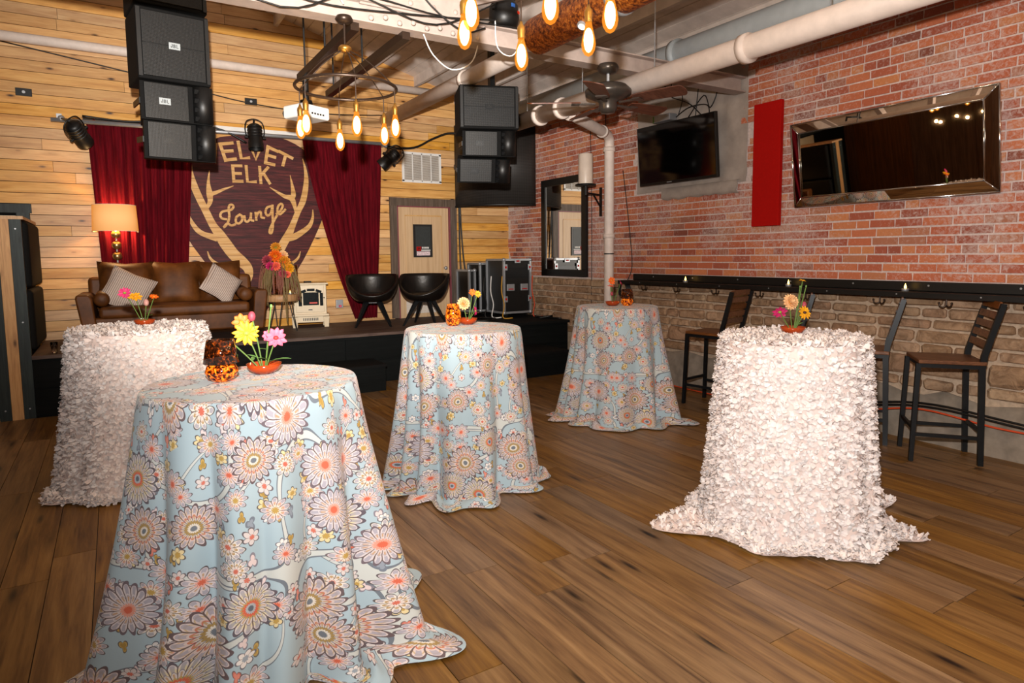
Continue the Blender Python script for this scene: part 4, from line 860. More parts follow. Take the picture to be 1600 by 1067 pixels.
stool('black metal bar stool with wooden seat, last in the row from the stage', (5.25, 2.36), (-.62, .79))
# ================================================================== TABLES WITH CLOTHS
def cloth_fn(r, h, flare, amp, nf, sd, pool, corners, top_r=.03):
    q = random.Random(sd); ph = [q.uniform(0, 6.28) for _ in range(8)]
    def fold(a): 
        w1 = nf * a + ph[0] + 1.3 * math.sin(2 * a + ph[1]); w2 = (nf * 1.7 // 1) * a + ph[2] + 1.1 * math.sin(3 * a + ph[3])
        return 1.5 * (math.sqrt(math.cos(w1) ** 2 * .97 + .03) - .62) * (.75 + .35 * math.cos(3 * a + ph[6])) + .3 * math.cos(w2) + .3 * math.cos(5 * a + ph[4])
    def P(a, s):
        # s: 0..1 drop, 1..2 pool on the floor
        if s <= 1:
            f = fold(a + .05 * math.sin(s * 3 + ph[5])); k = s ** .6
            rr = r + flare * s ** 1.15 + amp * k * (.35 + f) * (.35 + .65 * s)
            z = h - top_r * (1 - math.cos(min(1, s / .05) * PI / 2)) - (h - .02) * max(0, (s - .02) / .98) + (0 if s > .02 else 0)
            rr += 0 if s > .05 else -.012 * (1 - s / .05)
            return rr * math.cos(a), rr * math.sin(a), max(.012, z)
        x, y, z = P(a, 1.0); r1 = math.hypot(x, y); u = s - 1
        ext = pool * (.45 + .4 * math.cos(3 * a + ph[6]) * math.cos(2 * a + ph[7]) + .18 * fold(a * 1.0 + 1))
        for c, e, wd in corners: d = (a - c + PI) % (2 * PI) - PI; ext += e * math.exp(-(d / wd) ** 2)
        ext = max(ext, .015); rr = r1 + ext * u
        zz = .012 + .05 * math.sin(u * PI) * (.5 + .5 * math.sin(9 * a + ph[1])) * (1 - .4 * u) + .018 * max(0, math.sin(23 * a + ph[2] + u * 4)) * math.sin(min(1, u * 1.3) * PI)
        return rr * math.cos(a), rr * math.sin(a), zz
    return P
def cloth_mesh(P, r, h, n=320):
    S = [0, .01, .02, .03, .04, .05] + [.05 + .95 * k / 34 for k in range(1, 35)] + [1 + k / 14 for k in range(1, 15)]
    g = G(); rings = [(r - .012) * k / 8 for k in range(0, 9)]
    for rr in rings:
        for k in range(n + 1): a = 2 * PI * k / n; g.v.append((rr * math.cos(a), rr * math.sin(a), h)); g.uv.append((rr * math.cos(a) * .95 + .3, rr * math.sin(a) * .95 + 3))
    for s in S:
        for k in range(n + 1):
            a = 2 * PI * k / n; g.v.append(P(a, s)); g.uv.append((a * (r + .06), h * min(s, 1) + max(0, s - 1) * .16))
    R_ = len(rings) + len(S)
    for j in range(R_ - 1):
        for k in range(n): a = j * (n + 1) + k; g.f.append((a, a + 1, a + n + 2, a + n + 1))
    return g
def cocktail_table(loc, h, r, label):
    t = thing('cocktail_table', label, 'table', (loc[0], loc[1], 0), 0, 'round cocktail tables')
    G().lathe([(0, h - .03), (r - .02, h - .03), (r - .015, h - .015), (r - .02, h - .006), (0, h - .006)], 40).build('table_top', 'walnut', t)
    G().cyl((0, 0, .03), (0, 0, h - .03), .035).build('column', 'blackmetal', t); G().lathe([(0, 0.0), (.24, 0.0), (.24, .015), (.05, .04), (0, .04)], 32).build('base', 'blackmetal', t)
HT = 1.058
def floral_table(loc, r, flare, amp, nf, sd, pool, corners, label, tlabel, rot=0):
    cocktail_table(loc, HT, r, tlabel)
    P = cloth_fn(r, HT, flare, amp, nf, sd, pool, corners)
    o = cloth_mesh(P, r, HT).build('tablecloth', 'floral', None, True, loc=(loc[0], loc[1], 0), rot=(0, 0, rot)); tag(o, label, 'tablecloth', 'flowered tablecloths'); return o
floral_table((.455, 2.72), .408, .08, .14, 6, 11, .16, [(-.9, .14, .3), (.0, .1, .25), (-2.3, .12, .4)], 'pale blue flowered tablecloth holding the glowing tortoiseshell lamp and the yellow daisy', 'cocktail table hidden under the flowered cloth with the glowing tortoiseshell lamp')
floral_table((2.02, 3.92), .398, .04, .105, 7, 23, .12, [(-.2, .1, .2), (-2.5, .06, .3)], 'pale blue flowered tablecloth holding the tall tortoiseshell vase, in front of the tub chairs', 'cocktail table hidden under the flowered cloth in front of the tub chairs')
floral_table((4.06, 4.68), .385, .09, .11, 6, 37, .14, [(3.0, .1, .25), (-1.2, .08, .3)], 'pale blue flowered tablecloth near the vertical pipe and the end of the ledge', 'cocktail table hidden under the flowered cloth by the vertical pipe')
def rosette_table(loc, r, flare, amp, nf, sd, pool, corners, label, tlabel):
    cocktail_table(loc, HT, r - .02, tlabel)
    P = cloth_fn(r - .015, HT + .004, flare, amp, nf, sd, pool, corners); q = random.Random(sd)
    t = thing('rosette_tablecloth', label, 'tablecloth', (loc[0], loc[1], 0), 0, 'white rosette tablecloths')
    cloth_mesh(P, r - .015, HT + .004, 200).build('base_cloth', 'blush_base', t, True)
    g = G()
    def petal(p, nrm, size):
        u = nrm.orthogonal().normalized(); w_ = nrm.cross(u); a = q.uniform(0, 6.28); d = u * math.cos(a) + w_ * math.sin(a); e = nrm.cross(d); L = size * q.uniform(.8, 1.25); lift = q.uniform(.25, 1.15); W_ = L * q.uniform(.55, .8)
        rr = q.random(); vs = []
        for i, (t_, wd, up) in enumerate(((0, .35, .0), (.4, 1, .35), (.8, .95, .75), (1.0, .45, .7))):
            for s_ in (-1, 0, 1):
                vs.append(p + d * (L * t_ * (1 - .25 * lift)) + e * (s_ * W_ * wd * .5) + nrm * (L * up * lift + (abs(s_)) * L * .16 * wd + .002))
        g.add(vs, [(i * 3 + j, i * 3 + j + 1, i * 3 + j + 4, i * 3 + j + 3) for i in range(3) for j in range(2)], rr)
    def nrm_at(a, s):
        e = .01; A = Vector(P(a + e, s)) - Vector(P(a - e, s)); B = Vector(P(a, min(s + e, 2))) - Vector(P(a, max(s - e, 0.0))); nn = A.cross(B); 
        if nn.length < 1e-12: return Vector((0, 0, 1))
        nn.normalize(); c = Vector(P(a, s)); 
        if nn.dot(Vector((c.x, c.y, .15))) < 0: nn.negate()
        return nn
    rows = 54
    for j in range(rows):
        s = (j + .5) / rows; n = 168
        for k in range(n):
            a = 2 * PI * (k + .5 * (j % 2) + q.uniform(-.35, .35)) / n; ss = min(.999, max(.0, s + q.uniform(-.4, .4) / rows)); petal(Vector(P(a, ss)), nrm_at(a, ss), .031)
    for j in range(15):
        s = 1 + (j + .8) / 15.2
        for k in range(210): a = 2 * PI * (k + q.uniform(-.4, .4)) / 210; nn = nrm_at(a, s); nn = (nn + Vector((0, 0, 1.2))).normalized(); petal(Vector(P(a, s)), nn, .03)
    for k in range(1700):
        rr = (r - .01) * math.sqrt(q.random()); a = q.uniform(0, 6.28); petal(Vector((rr * math.cos(a), rr * math.sin(a), HT + .003)), Vector((0, 0, 1)), .027)
    o = g.build('rosettes', 'blush', t, True); o['kind'] = 'stuff'
rosette_table((3.27, 2.26), .395, .075, .034, 6, 51, .12, [(-.25, .28, .14), (-1.05, .22, .16), (2.75, .30, .22), (-1.9, .06, .3)], 'blush white rosette tablecloth pooling on the floor beside the bar stools', 'cocktail table hidden under the rosette cloth beside the bar stools')
rosette_table((.13, 5.2), .43, .11, .04, 7, 63, .05, [(3.6, .08, .2), (-1.35, .1, .2)], 'blush white rosette tablecloth in front of the leather sofa', 'cocktail table hidden under the rosette cloth in front of the leather sofa')
# ================================================================== STAGE FURNITURE
sf = thing('leather_sofa', 'brown leather sofa with loose back cushions on the stage', 'sofa', (.59, 8.02, SZ), -.03)
SWD = 1.84
G().box(0, .44, .21, SWD - .16, .8, .2).build('base', 'leather', sf, True, .025, 3)
G().box(0, .36, .36, SWD - .34, .7, .13).build('seat_cushion', 'leather', sf, True, .045, 4)
G().box(0, .8, .42, SWD - .1, .16, .62).build('back_frame', 'leather', sf, True, .05, 3)
def puff(name, cx, cy, cz, sx, sy, sz, rx, ry, rz, mat, parent, sag=.25, loc=None):
    g = G(); n = 10; R_ = Euler((rx, ry, rz)).to_matrix(); 
    for s_ in (-1, 1):
        for j in range(n + 1):
            for k in range(n + 1):
                u, v = 2 * k / n - 1, 2 * j / n - 1; e = (1 - u ** 4) * (1 - v ** 4); pin = 1 - sag * .35 * (u * u * (1 - v * v) + v * v * (1 - u * u)) * 0 - .06 * (abs(u * v) < .0)
                bow = 1 - .09 * (1 - abs(u)) * abs(v) ** 3 ; bow2 = 1 - .09 * (1 - abs(v)) * abs(u) ** 3
                p = R_ @ Vector((u * sx / 2 * bow2, s_ * sy / 2 * e ** .55, v * sz / 2 * bow)); g.v.append((cx + p.x, cy + p.y, cz + p.z))
        b = 0 if s_ < 0 else (n + 1) ** 2
        for j in range(n):
            for k in range(n): a = b + j * (n + 1) + k; g.f.append((a, a + 1, a + n + 2, a + n + 1))
    return g.build(name, mat, parent, True)
for x, w_ in ((-.5, .56), (.02, .54), (.5, .5)): puff('back_cushion', x, .66, .63, w_, .27, .55, -.2, rnd.uniform(-.04, .04), 0, 'leather', sf)
for s_ in (-1, 1):
    G().prism([(s_ * (SWD / 2 - .16), .1), (s_ * (SWD / 2 - .03), .1), (s_ * (SWD / 2 + .03), .52), (s_ * (SWD / 2 + .02), .56), (s_ * (SWD / 2 - .09), .56), (s_ * (SWD / 2 - .12), .52)], lambda a, b, d: (a, d, b), .86).build('arm', 'leather', sf, True, .02, 3)
    G().tube([(s_ * (SWD / 2 - .2), .08, .5), (s_ * (SWD / 2 - .2), .1, .5), (s_ * (SWD / 2 - .2), .6, .52), (s_ * (SWD / 2 - .2), .62, .52)], [.05, .075, .075, .05], 18).build('bolster', 'leather', sf, True)
    for y in (.08, .76): G().box(s_ * (SWD / 2 - .16), y, .055, .06, .06, .11, taper=1.2).build('leg', 'walnut', sf)
def pillow(label, loc, rot, sz=.46):
    o = puff('throw_pillow', 0, 0, 0, sz, .17, sz, 0, 0, 0, 'knit', None, loc=loc); o.location = loc; o.rotation_euler = rot; tag(o, label, 'pillow', 'ribbed pillows on the sofa'); return o
pillow('beige ribbed pillow leaning by the left sofa arm below the floor lamp', (.12, 8.33, SZ + .58), (-.45, .45, -.12))
pillow('beige ribbed pillow standing on its corner by the right sofa arm', (1.08, 8.32, SZ + .62), (-.45, .62, .12), .4)
fl_ = thing('floor_lamp', 'floor lamp with stacked metal balls and a glowing cream drum shade', 'lamp', (.05, 8.97, SZ))
G().lathe([(0, 0), (.14, 0), (.14, .02), (.02, .03)], 28).build('base', 'goldsilver', fl_, True)
G().cyl((0, 0, .02), (0, 0, 1.3), .009, n=10).build('pole', 'steel', fl_)
for k in range(9): G().sph((0, 0, .2 + k * .128), .052, 18, 12).build('ball', 'goldsilver', fl_, True)
G().lathe([(.235, 1.255), (.222, 1.56)], 40).build('lamp_shade', 'lampshade', fl_, True, solid=.003)
for z, r_ in ((1.255, .236), (1.56, .223)): G().tube([(r_ * math.cos(2 * PI * k / 40), r_ * math.sin(2 * PI * k / 40), z) for k in range(40)], .003, 6, closed=True).build('shade_rim', 'creamshade', fl_)
G().sph((0, 0, 1.57), .014, 10, 8).build('finial', 'brass', fl_, True)
lamp('floor_lamp_bulb', 'POINT', (.05, 8.97, SZ + 1.38), 26, (1, .6, .25), shadow_soft_size=.05)
# side table and flowers
TB = (1.74, 8.3)
t = thing('side_table', 'round wood slab side table with black hairpin legs beside the sofa', 'table', (TB[0], TB[1], SZ))
G().lathe([(0, .39), (.2, .39), (.208, .4), (.208, .465), (.2, .475), (0, .475)], 36).build('slab_top', 'slabwood', t, True)
for k in range(3):
    a = 2.2 + k * 2.1; c, s_ = math.cos(a), math.sin(a)
    P = [(c * .12 - s_ * .045, s_ * .12 + c * .045, .39), (c * .19, s_ * .19, .006), (c * .196, s_ * .196, .006), (c * .12 + s_ * .045, s_ * .12 - c * .045, .39)]
    G().tube(P, .006, 8).build('hairpin_leg', 'black', t)
G().lathe([(0, 0), (.05, 0), (.075, .05), (.08, .12), (.06, .18), (.045, .2), (.05, .22), (.046, .22), (.04, .2), (0, .19)], 24, (TB[0] - .01, TB[1], SZ + .475)).build('amber_vase', 'tortoise', None, True)
tag(bpy.data.objects['amber_vase'], 'dark amber glass vase on the wood slab side table', 'vase')
tealight('lit tealight on the wood slab side table', (TB[0] + .1, TB[1] - .1, SZ + .476))
def leafmesh(g, p, d, L, W_, up=Vector((0, 0, 1)), curl=.2):
    d = Vector(d).normalized(); e = d.cross(up); e = e.normalized() if e.length > 1e-4 else Vector((1, 0, 0)); nn = e.cross(d); p = Vector(p); vs = []
    for t_, w_ in ((0, .08), (.3, .9), (.6, .95), (.85, .55), (1, .03)):
        for s_ in (-1, 0, 1): vs.append(p + d * L * t_ + e * (s_ * W_ * w_ / 2) + nn * (abs(s_) * W_ * .18 - curl * L * t_ * t_))
    g.add(vs, [(i * 3 + j, i * 3 + j + 1, i * 3 + j + 4, i * 3 + j + 3) for i in range(4) for j in range(2)])
def bloom(kind, c, nrm, r, mat, cmat, parent, n=12, layers=1):
    nrm = Vector(nrm).normalized(); u = nrm.orthogonal().normalized(); w_ = nrm.cross(u); c = Vector(c); g = G()
    if kind == 'daisy':
        for k in range(n):
            a = 2 * PI * k / n + rnd.uniform(-.1, .1); d = u * math.cos(a) + w_ * math.sin(a) + nrm * rnd.uniform(-.05, .25); leafmesh(g, c + d * r * .12, d, r * rnd.uniform(.8, .95), r * 5 / n, nrm, .12)
        b = g.build('petals', mat, parent, True); G().sph(c + nrm * r * .06, (r * .26, r * .26, r * .2), 12, 8).build('flower_centre', cmat, parent, True)
    else:                       # dahlia: shells of petals
        for j in range(layers):
            el = 1.45 * (1 - j / layers) - .15; m_ = max(5, int(n * (.4 + .6 * math.cos(max(0, el)))))
            for k in range(m_):
                a = 2 * PI * (k + .5 * (j % 2)) / m_; d = (u * math.cos(a) + w_ * math.sin(a)) * math.cos(el) + nrm * math.sin(el); leafmesh(g, c + d * r * .3, d, r * .7, r * .38, nrm, -.15 if el > .5 else .1)
        g.build('petals', mat, parent, True); G().sph(c + nrm * r * .2, r * .32, 10, 8).build('flower_centre', cmat, parent, True)
def flower(name, label, kind, base, head, r, mat, cmat, nrm, n=12, layers=4, leaf=0, group=None):
    base, head = Vector(base), Vector(head); t = thing(name, label, 'flower', base, 0, group); h = head - base
    mid = h * .5 + Vector((h.y * .1, -h.x * .1, 0)) * .6
    if h.length > .03: G().tube([tuple(p) for p in smooth_pts([(0, 0, 0), tuple(mid), tuple(h)], 5)], .0032, 6).build('stem', 'stem', t, True)
    if kind == 'bud': G().sph(h, (r * .7, r * .7, r), 10, 8).build('bud', mat, t, True)
    else: bloom(kind, h, nrm, r, mat, cmat, t, n, layers)
    for k in range(leaf):
        g = G(); a = rnd.uniform(0, 6.28); leafmesh(g, mid * (.6 + .4 * k), (math.cos(a), math.sin(a), .5), .05, .018); g.build('leaf', 'leaf', t, True)
    return t
VB = Vector((TB[0] - .01, TB[1], SZ + .67)); CAMV = Vector((-.25, -.95, .25))
for k, (dx, dy, dz, r_, mt, cm) in enumerate(((-.02, -.02, .38, 0.069, 'petal_amber', 'centre_green'), (-.04, -.07, .27, 0.088, 'petal_orange', 'petal_yellow'), (.05, -.1, .2, 0.088, 'petal_amber', 'petal_orange'), (.1, -.1, .12, 0.075, 'petal_yellow', 'petal_amber'), (-.13, -.07, .22, 0.075, 'petal_rose', 'centre_dark'), (.06, -.02, .28, 0.069, 'petal_peach', 'petal_pink'), (-.05, -.14, .15, 0.062, 'petal_coral', 'petal_rose'), (.02, -.16, .06, 0.056, 'petal_rose', 'centre_dark'), (.07, -.15, .05, 0.050, 'petal_coral', 'centre_dark'), (-.11, -.12, .15, 0.062, 'petal_magenta', 'centre_dark'))):
    nm = ('golden', 'orange', 'amber', 'yellow', 'dusky rose', 'peach', 'coral', 'dark rose', 'small coral', 'magenta')[k]
    flower('dahlia', nm + ' dahlia in the big arrangement on the side table', 'dahlia', tuple(VB), tuple(VB + Vector((dx, dy, dz))), r_, mt, cm, CAMV + Vector((dx * 2, 0, dz)), 12, 5, 0, 'flowers in the amber vase')
for k, (a, L, lb_) in enumerate(((3.1, .30, 'towards the sofa'), (3.75, .36, 'over the sofa side of the table'), (4.45, .22, 'short, over the table front'), (5.75, .3, 'towards the stove'), (.1, .26, 'behind, towards the stove'), (4.85, .52, 'trailing down past the table edge'))):
    g = G()
    for j in range(22 if k != 5 else 9):
        sp = rnd.uniform(-.4, .4) * (1 if k != 5 else .25); cc, ss = math.cos(a + sp), math.sin(a + sp); R_ = rnd.uniform(.09, .23) if k != 5 else .2; Ld = L * rnd.uniform(.35, 1.1); up = rnd.uniform(.1, .24)
        P = smooth_pts([(0, 0, 0), (cc * R_ * .45, ss * R_ * .45, up), (cc * R_ * .85, ss * R_ * .85, up * .8), (cc * R_ * 1.05, ss * R_ * 1.05, up * .3 - Ld * .3), (cc * R_ * 1.1 + rnd.uniform(-.02, .02), ss * R_ * 1.1, up * .2 - Ld)], 6)
        n_ = len(P); g.tube([tuple(p) for p in P], [.0022 if i < n_ * .35 else .003 + .0042 * math.sin((i / n_ - .35) / .65 * PI) * (.7 + .3 * (i % 2)) for i in range(n_)], 6)
    o = g.build('amaranth_plume', ('amaranth', 'amaranth_green')[k % 2], None, True, loc=tuple(VB + Vector((0, 0, -.02)))); tag(o, 'drooping brown amaranth plume in the amber vase, ' + lb_, 'flower', 'drooping plumes in the amber vase')
# electric stove heater
sv = thing('electric_stove', 'ivory electric stove heater with arched window panes', 'heater', (2.2, 8.68, SZ), -.2)
G().box(0, .12, .36, .42, .24, .42).build('body', 'ivory', sv, True, .008)
G().box(0, .12, .578, .47, .3, .022).build('top', 'ivory', sv, True, .006); G().box(0, .12, .16, .47, .3, .03).build('plinth', 'ivory', sv, True, .006)
G().box(0, .12, .105, .34, .22, .08).build('vent_box', 'ivory', sv)
for k in range(9): G().box(-.09 + k * .0225, .008, .105, .012, .006, .035).build('vent_slot', 'blackmetal', sv)
for x in (-.2, .2):
    for y in (.0, .22): G().box(x, y, .07, .055, .05, .14, taper=1.35).build('leg', 'ivory', sv)
dr_ = G().box(0, -.006, .38, .36, .022, .36).build('door', 'ivory', sv, True, .005)
G().box(.01, -.019, .38, .2, .006, .17).build('window_pane', 'coil_glass', dr_); G().box(-.125, -.019, .37, .042, .006, .17).build('window_pane', 'coil_glass', dr_); G().box(.145, -.019, .37, .042, .006, .17).build('window_pane', 'coil_glass', dr_)
for x, rr, w_ in ((-.085, .35, .075), (.012, 0, .1), (.11, -.35, .075)): G().box(x, -.019, .497 - abs(rr) * .05, w_, .006, .035, ry=-rr).build('window_pane', 'coil_glass', dr_)
G().box(.04, -.023, .325, .1, .003, .018).build('ember_glow', 'ember', dr_); G().sph((.178, -.02, .39), .009, 8, 6).build('door_knob', 'black', dr_); G().box(0, -.019, .235, .05, .005, .014).build('badge', 'blackmetal', dr_)
def votive(label, loc, r_, h):
    t = thing('votive_holder', label, 'candle holder', loc, 0, 'dark glass candle holders'); G().lathe([(0, 0), (r_, 0), (r_, h), (r_ * .93, h), (r_ * .93, .01), (0, .01)], 20).build('glass', 'tortoise', t, True)
    G().cyl((0, 0, .012), (0, 0, h * .45), r_ * .75).build('wax', 'white', t); G().lathe([(0, 0), (.006, .006), (.007, .014), (0, .035)], 8, (0, 0, h * .45)).build('flame', 'flame', t, True)
votive('tall dark glass candle holder on the ivory stove', (2.03, 8.74, SZ + .59), .036, .24); votive('short dark glass candle holder on the ivory stove, beside the tall one', (1.95, 8.8, SZ + .59), .032, .18)
o = G().box(2.22, 8.86, SZ + .6, .09, .06, .02).build('remote_control', 'black', None, bevel=.004); tag(o, 'small black remote control on the ivory stove', 'remote')
# tub chairs
def tub(label, loc, yaw):
    t = thing('tub_chair', label, 'chair', (loc[0], loc[1], SZ), yaw, 'black tub chairs on the stage')   # local -y is the front
    g = G(); n = 48; m_ = 10
    for j in range(m_ + 1):
        u = j / m_
        for k in range(n):
            a = 2 * PI * k / n; fr = (1 - math.sin(a)) / 2      # 1 at the front
            rim = .69 - .27 * max(0, (fr - .42) / .58) ** 1.1; rb = .14 + .18 * u ** .55 + .015 * math.sin(u * PI); z = .345 + (rim - .345) * u ** 1.35
            g.v.append((rb * math.cos(a) * 1.04, rb * math.sin(a) * .95, z))
    for j in range(m_):
        for k in range(n): a = j * n + k; b = j * n + (k + 1) % n; g.f.append((a, b, b + n, a + n))
    g.f.append(tuple(range(n)))
    g.build('shell', 'blackleather', t, True, solid=.035)
    G().lathe([(0, .44), (.2, .44), (.25, .425), (.255, .4), (.2, .38)], 32).build('seat_pad', 'blackleather', t, True)
    G().box(0, 0, .325, .2, .12, .035).build('leg_frame', 'blackmetal', t)
    for a in (PI / 4, 3 * PI / 4, 5 * PI / 4, 7 * PI / 4):
        c, s_ = math.cos(a), math.sin(a)
        G().add([(c * .08 - s_ * .022, s_ * .08 + c * .022, .335), (c * .08 + s_ * .022, s_ * .08 - c * .022, .335), (c * .15 + s_ * .022, s_ * .15 - c * .022, .33), (c * .15 - s_ * .022, s_ * .15 + c * .022, .33), (c * .31 - s_ * .01, s_ * .31 + c * .01, 0), (c * .31 + s_ * .01, s_ * .31 - c * .01, 0), (c * .335 + s_ * .01, s_ * .335 - c * .01, 0), (c * .335 - s_ * .01, s_ * .335 + c * .01, 0)], [(0, 1, 2, 3), (7, 6, 5, 4), (0, 4, 5, 1), (1, 5, 6, 2), (2, 6, 7, 3), (3, 7, 4, 0)]).build('leg', 'blackmetal', t)
tub('black leather tub chair on angled legs in front of the narrow red curtain', (2.95, 8.36), -.35); tub('black leather tub chair on angled legs in front of the pine door', (3.58, 8.07), -.75)
# flight cases
def case(label, loc, rz, W_, D_, H_, cat='flight case', opened=True):
    t = thing('flight_case', label, cat, loc, rz, 'flight cases in the corner of the stage')
    G().box(0, D_ / 2, H_ / 2 + .08, W_ - .01, D_ - .01, H_ - .01).build('panel_box', 'black', t)
    for x in (-1, 1):
        for y in (0, D_): G().box(x * W_ / 2, y, H_ / 2 + .08, .03, .03, H_).build('edge_rail', 'steel', t)
        for z in (.08, H_ + .08): G().box(x * W_ / 2, D_ / 2, z, .03, D_, .03).build('edge_rail', 'steel', t)
    for y in (0, D_):
        for z in (.08, H_ + .08): G().box(0, y, z, W_, .03, .03).build('edge_rail', 'steel', t)
    for x in (-1, 1):
        for z in (.08, H_ + .08): G().sph((x * W_ / 2, 0, z), .03, 10, 8).build('corner_ball', 'steel', t, True)
        for y in (.05, D_ - .05): G().cyl((x * (W_ / 2 - .06) - .012, y, .04), (x * (W_ / 2 - .06) + .012, y, .04), .038, n=14).build('castor', 'black', t)
    if opened:
        for x in (-1, 1):
            h = G().box(x * W_ * .26, -.008, H_ * .58, .13, .016, .1).build('handle_dish', 'steel', t, bevel=.004); G().box(x * W_ * .26, -.02, H_ * .55, .08, .012, .014).build('handle', 'red', h)
            for z in (.26, .86): l = G().box(x * (W_ / 2 - .02), -.02, H_ * z + .08, .06, .012, .09).build('latch', 'steel', t, bevel=.003); G().box(x * (W_ / 2 - .02), -.028, H_ * z + .08, .025, .008, .03).build('latch_key', 'red', l)
        h = G().box(0, -.018, H_ + .06, .1, .012, .06).build('latch', 'steel', t, bevel=.003); G().box(0, -.026, H_ + .06, .05, .008, .02).build('latch_key', 'red', h)
        G().box(0, -.004, H_ * .86, W_ * .85, .006, H_ * .2).build('vent_panel', 'blackmetal', t)
    return t
case('black and silver equipment case with red latches on the stage beside the tall mirror', (5.1, 8.12, SZ), .0, .46, .5, .78)
case('second equipment case open at the front with hanging cables, behind the latched case', (4.99, 8.7, SZ), .0, .4, .38, .72, opened=False)
case('thin tall case lid leaning by the pine wall behind the equipment cases', (4.66, 8.72, SZ), .1, .1, .34, .62, opened=False)
def cab(name, pts, r_, mt, label, k=5): cable(name, pts, r_, mt, label, None, k)
for i, (mt, sd, lb_) in enumerate((('yellow_cable', 1, 'yellow cable hanging beside the latched equipment case'), ('white', 2, 'pale cable hanging in the open equipment case'), ('black', 3, 'black cable looping down the open equipment case'), ('orange_cable', 4, 'orange cable hanging down the brick side of the latched case'))):
    x = (4.84, 4.76, 4.7, 5.36)[i]; y = (8.12, 8.3, 8.4, 8.1)[i]
    cab('equipment_cable', [(x, y, SZ + .62), (x - .03, y - .03, SZ + .4), (x + .02, y - .02, SZ + .2), (x - .02, y - .05, SZ + .02), (x + .1, y - .12, SZ + .012)], .008, mt, lb_)
cab('floor_cable', [(4.3, 8.0, SZ + .012), (4.5, 7.9, SZ + .012), (4.7, 8.1, SZ + .012), (4.55, 8.3, SZ + .012), (4.3, 8.2, SZ + .012)], .011, 'black', 'black cable looped on the stage in front of the thin case')
cab('floor_cable', [(5.2, 7.7, SZ + .015), (5.35, 7.6, SZ + .05), (5.42, 7.75, SZ + .02), (5.3, 7.95, SZ + .015), (5.45, 7.5, SZ + .015)], .013, 'black', 'thick black cable heaped on the stage by the stone wall')
for dx in (0, .06): cab('speaker_cable', [(4.66 + dx * .3, YB - .06, 2.4), (4.665 + dx * .5, YB - .05, 2.0), (4.67 + dx, YB - .05, 1.5), (4.69 + dx * 1.6, YB - .05, 1.1), (4.72 + dx * 1.6, YB - .05, SZ + .02)], .013, 'black', 'thick black speaker cable hanging down beside the pine door, ' + ('nearest the door' if dx == 0 else 'away from the door'))
# ledge end: coiled cable, cables along the wall
tg = G()
for k in range(5): tg.tube([(XR - .13 + .012 * k - .02, 6.17 + (.075 + .004 * k) * math.cos(2 * PI * j / 20), 1.1 + (.1 + .004 * k) * math.sin(2 * PI * j / 20)) for j in range(20)], .008, 6, closed=True)
o = tg.build('coiled_cable', 'black', None, True); tag(o, 'black coiled cable hanging at the end of the drink ledge', 'cable')
cab('wall_cable', [(XR - .02, 6.66, 3.4), (XR - .02, 6.68, 2.4), (XR - .05, 6.63, 1.6), (XR - .1, 6.5, 1.2)], .006, 'black', 'thin black wire down the brick between candle bracket and pipe')
cab('wall_cable', [(XR - .02, 6.32, 2.6), (XR - .02, 6.2, 1.9), (XR - .03, 6.13, 1.4), (XR - .1, 6.15, 1.2)], .006, 'black', 'thin black wire slanting from the pipe to the ledge')
cab('wall_cable', [(XR - .02, 6.98, 3.2), (XR - .02, 6.95, 2.2), (XR - .02, 6.95, 1.2), (XR - .03, 6.95, .68)], .005, 'black', 'thin black wire down the brick beside the black framed mirror')
cab('power_cable', [(XR - .11, 5.6, .015), (XR - .11, 4.6, .012), (XR - .12, 3.6, .03), (XR - .13, 3.0, .2), (XR - .12, 2.6, .28), (XR - .11, 2.1, .24), (XR - .11, 1.6, .24), (XR - .11, 1.0, .2)], .008, 'orange_cable', 'orange extension cord along the concrete foot of the stone wall')
for k, dz in enumerate((.02, .045)): cab('power_cable', [(XR - .11, 4.2, .02 + dz), (XR - .11, 3.5, .08 + dz), (XR - .12, 2.9, .24 + dz), (XR - .12, 2.5, .29 + dz), (XR - .12, 2.0, .26 + dz), (XR - .12, 1.4, .22 + dz), (XR - .12, .9, .2 + dz)], .009, 'black', 'black power cord running beside the orange cord, ' + ('lower strand' if k == 0 else 'upper strand'))
# tv wires
for k, P in enumerate(([(XR - .06, 5.35, 3.1), (XR - .05, 5.3, 3.3), (XR - .05, 5.45, 3.42), (XR - .06, 5.5, 3.6)], [(XR - .06, 5.2, 3.05), (XR - .04, 5.0, 3.25), (XR - .05, 4.9, 3.1), (XR - .04, 4.82, 3.3), (XR - .06, 5.0, 3.5)], [(XR - .06, 5.1, 3.02), (XR - .05, 5.05, 3.5)], [(XR - .06, 5.0, 3.03), (XR - .05, 5.2, 3.2), (XR - .05, 5.5, 3.35), (XR - .05, 5.6, 3.55)], [(XR - .06, 5.4, 3.08), (XR - .05, 5.2, 3.16), (XR - .05, 4.95, 3.14), (XR - .06, 4.9, 3.03)])):
    cab('television_wire', P, .006, 'black', ('black wire rising from the media box above the television', 'black wire making a wide loop above the television', 'straight black wire dropping behind the television', 'long slanting black wire from the television to the ceiling', 'low black wire lying just over the television top')[k])
for o in [o for o in bpy.data.objects if o.name.startswith('television_wire')]: o['group'] = 'wires above the television'
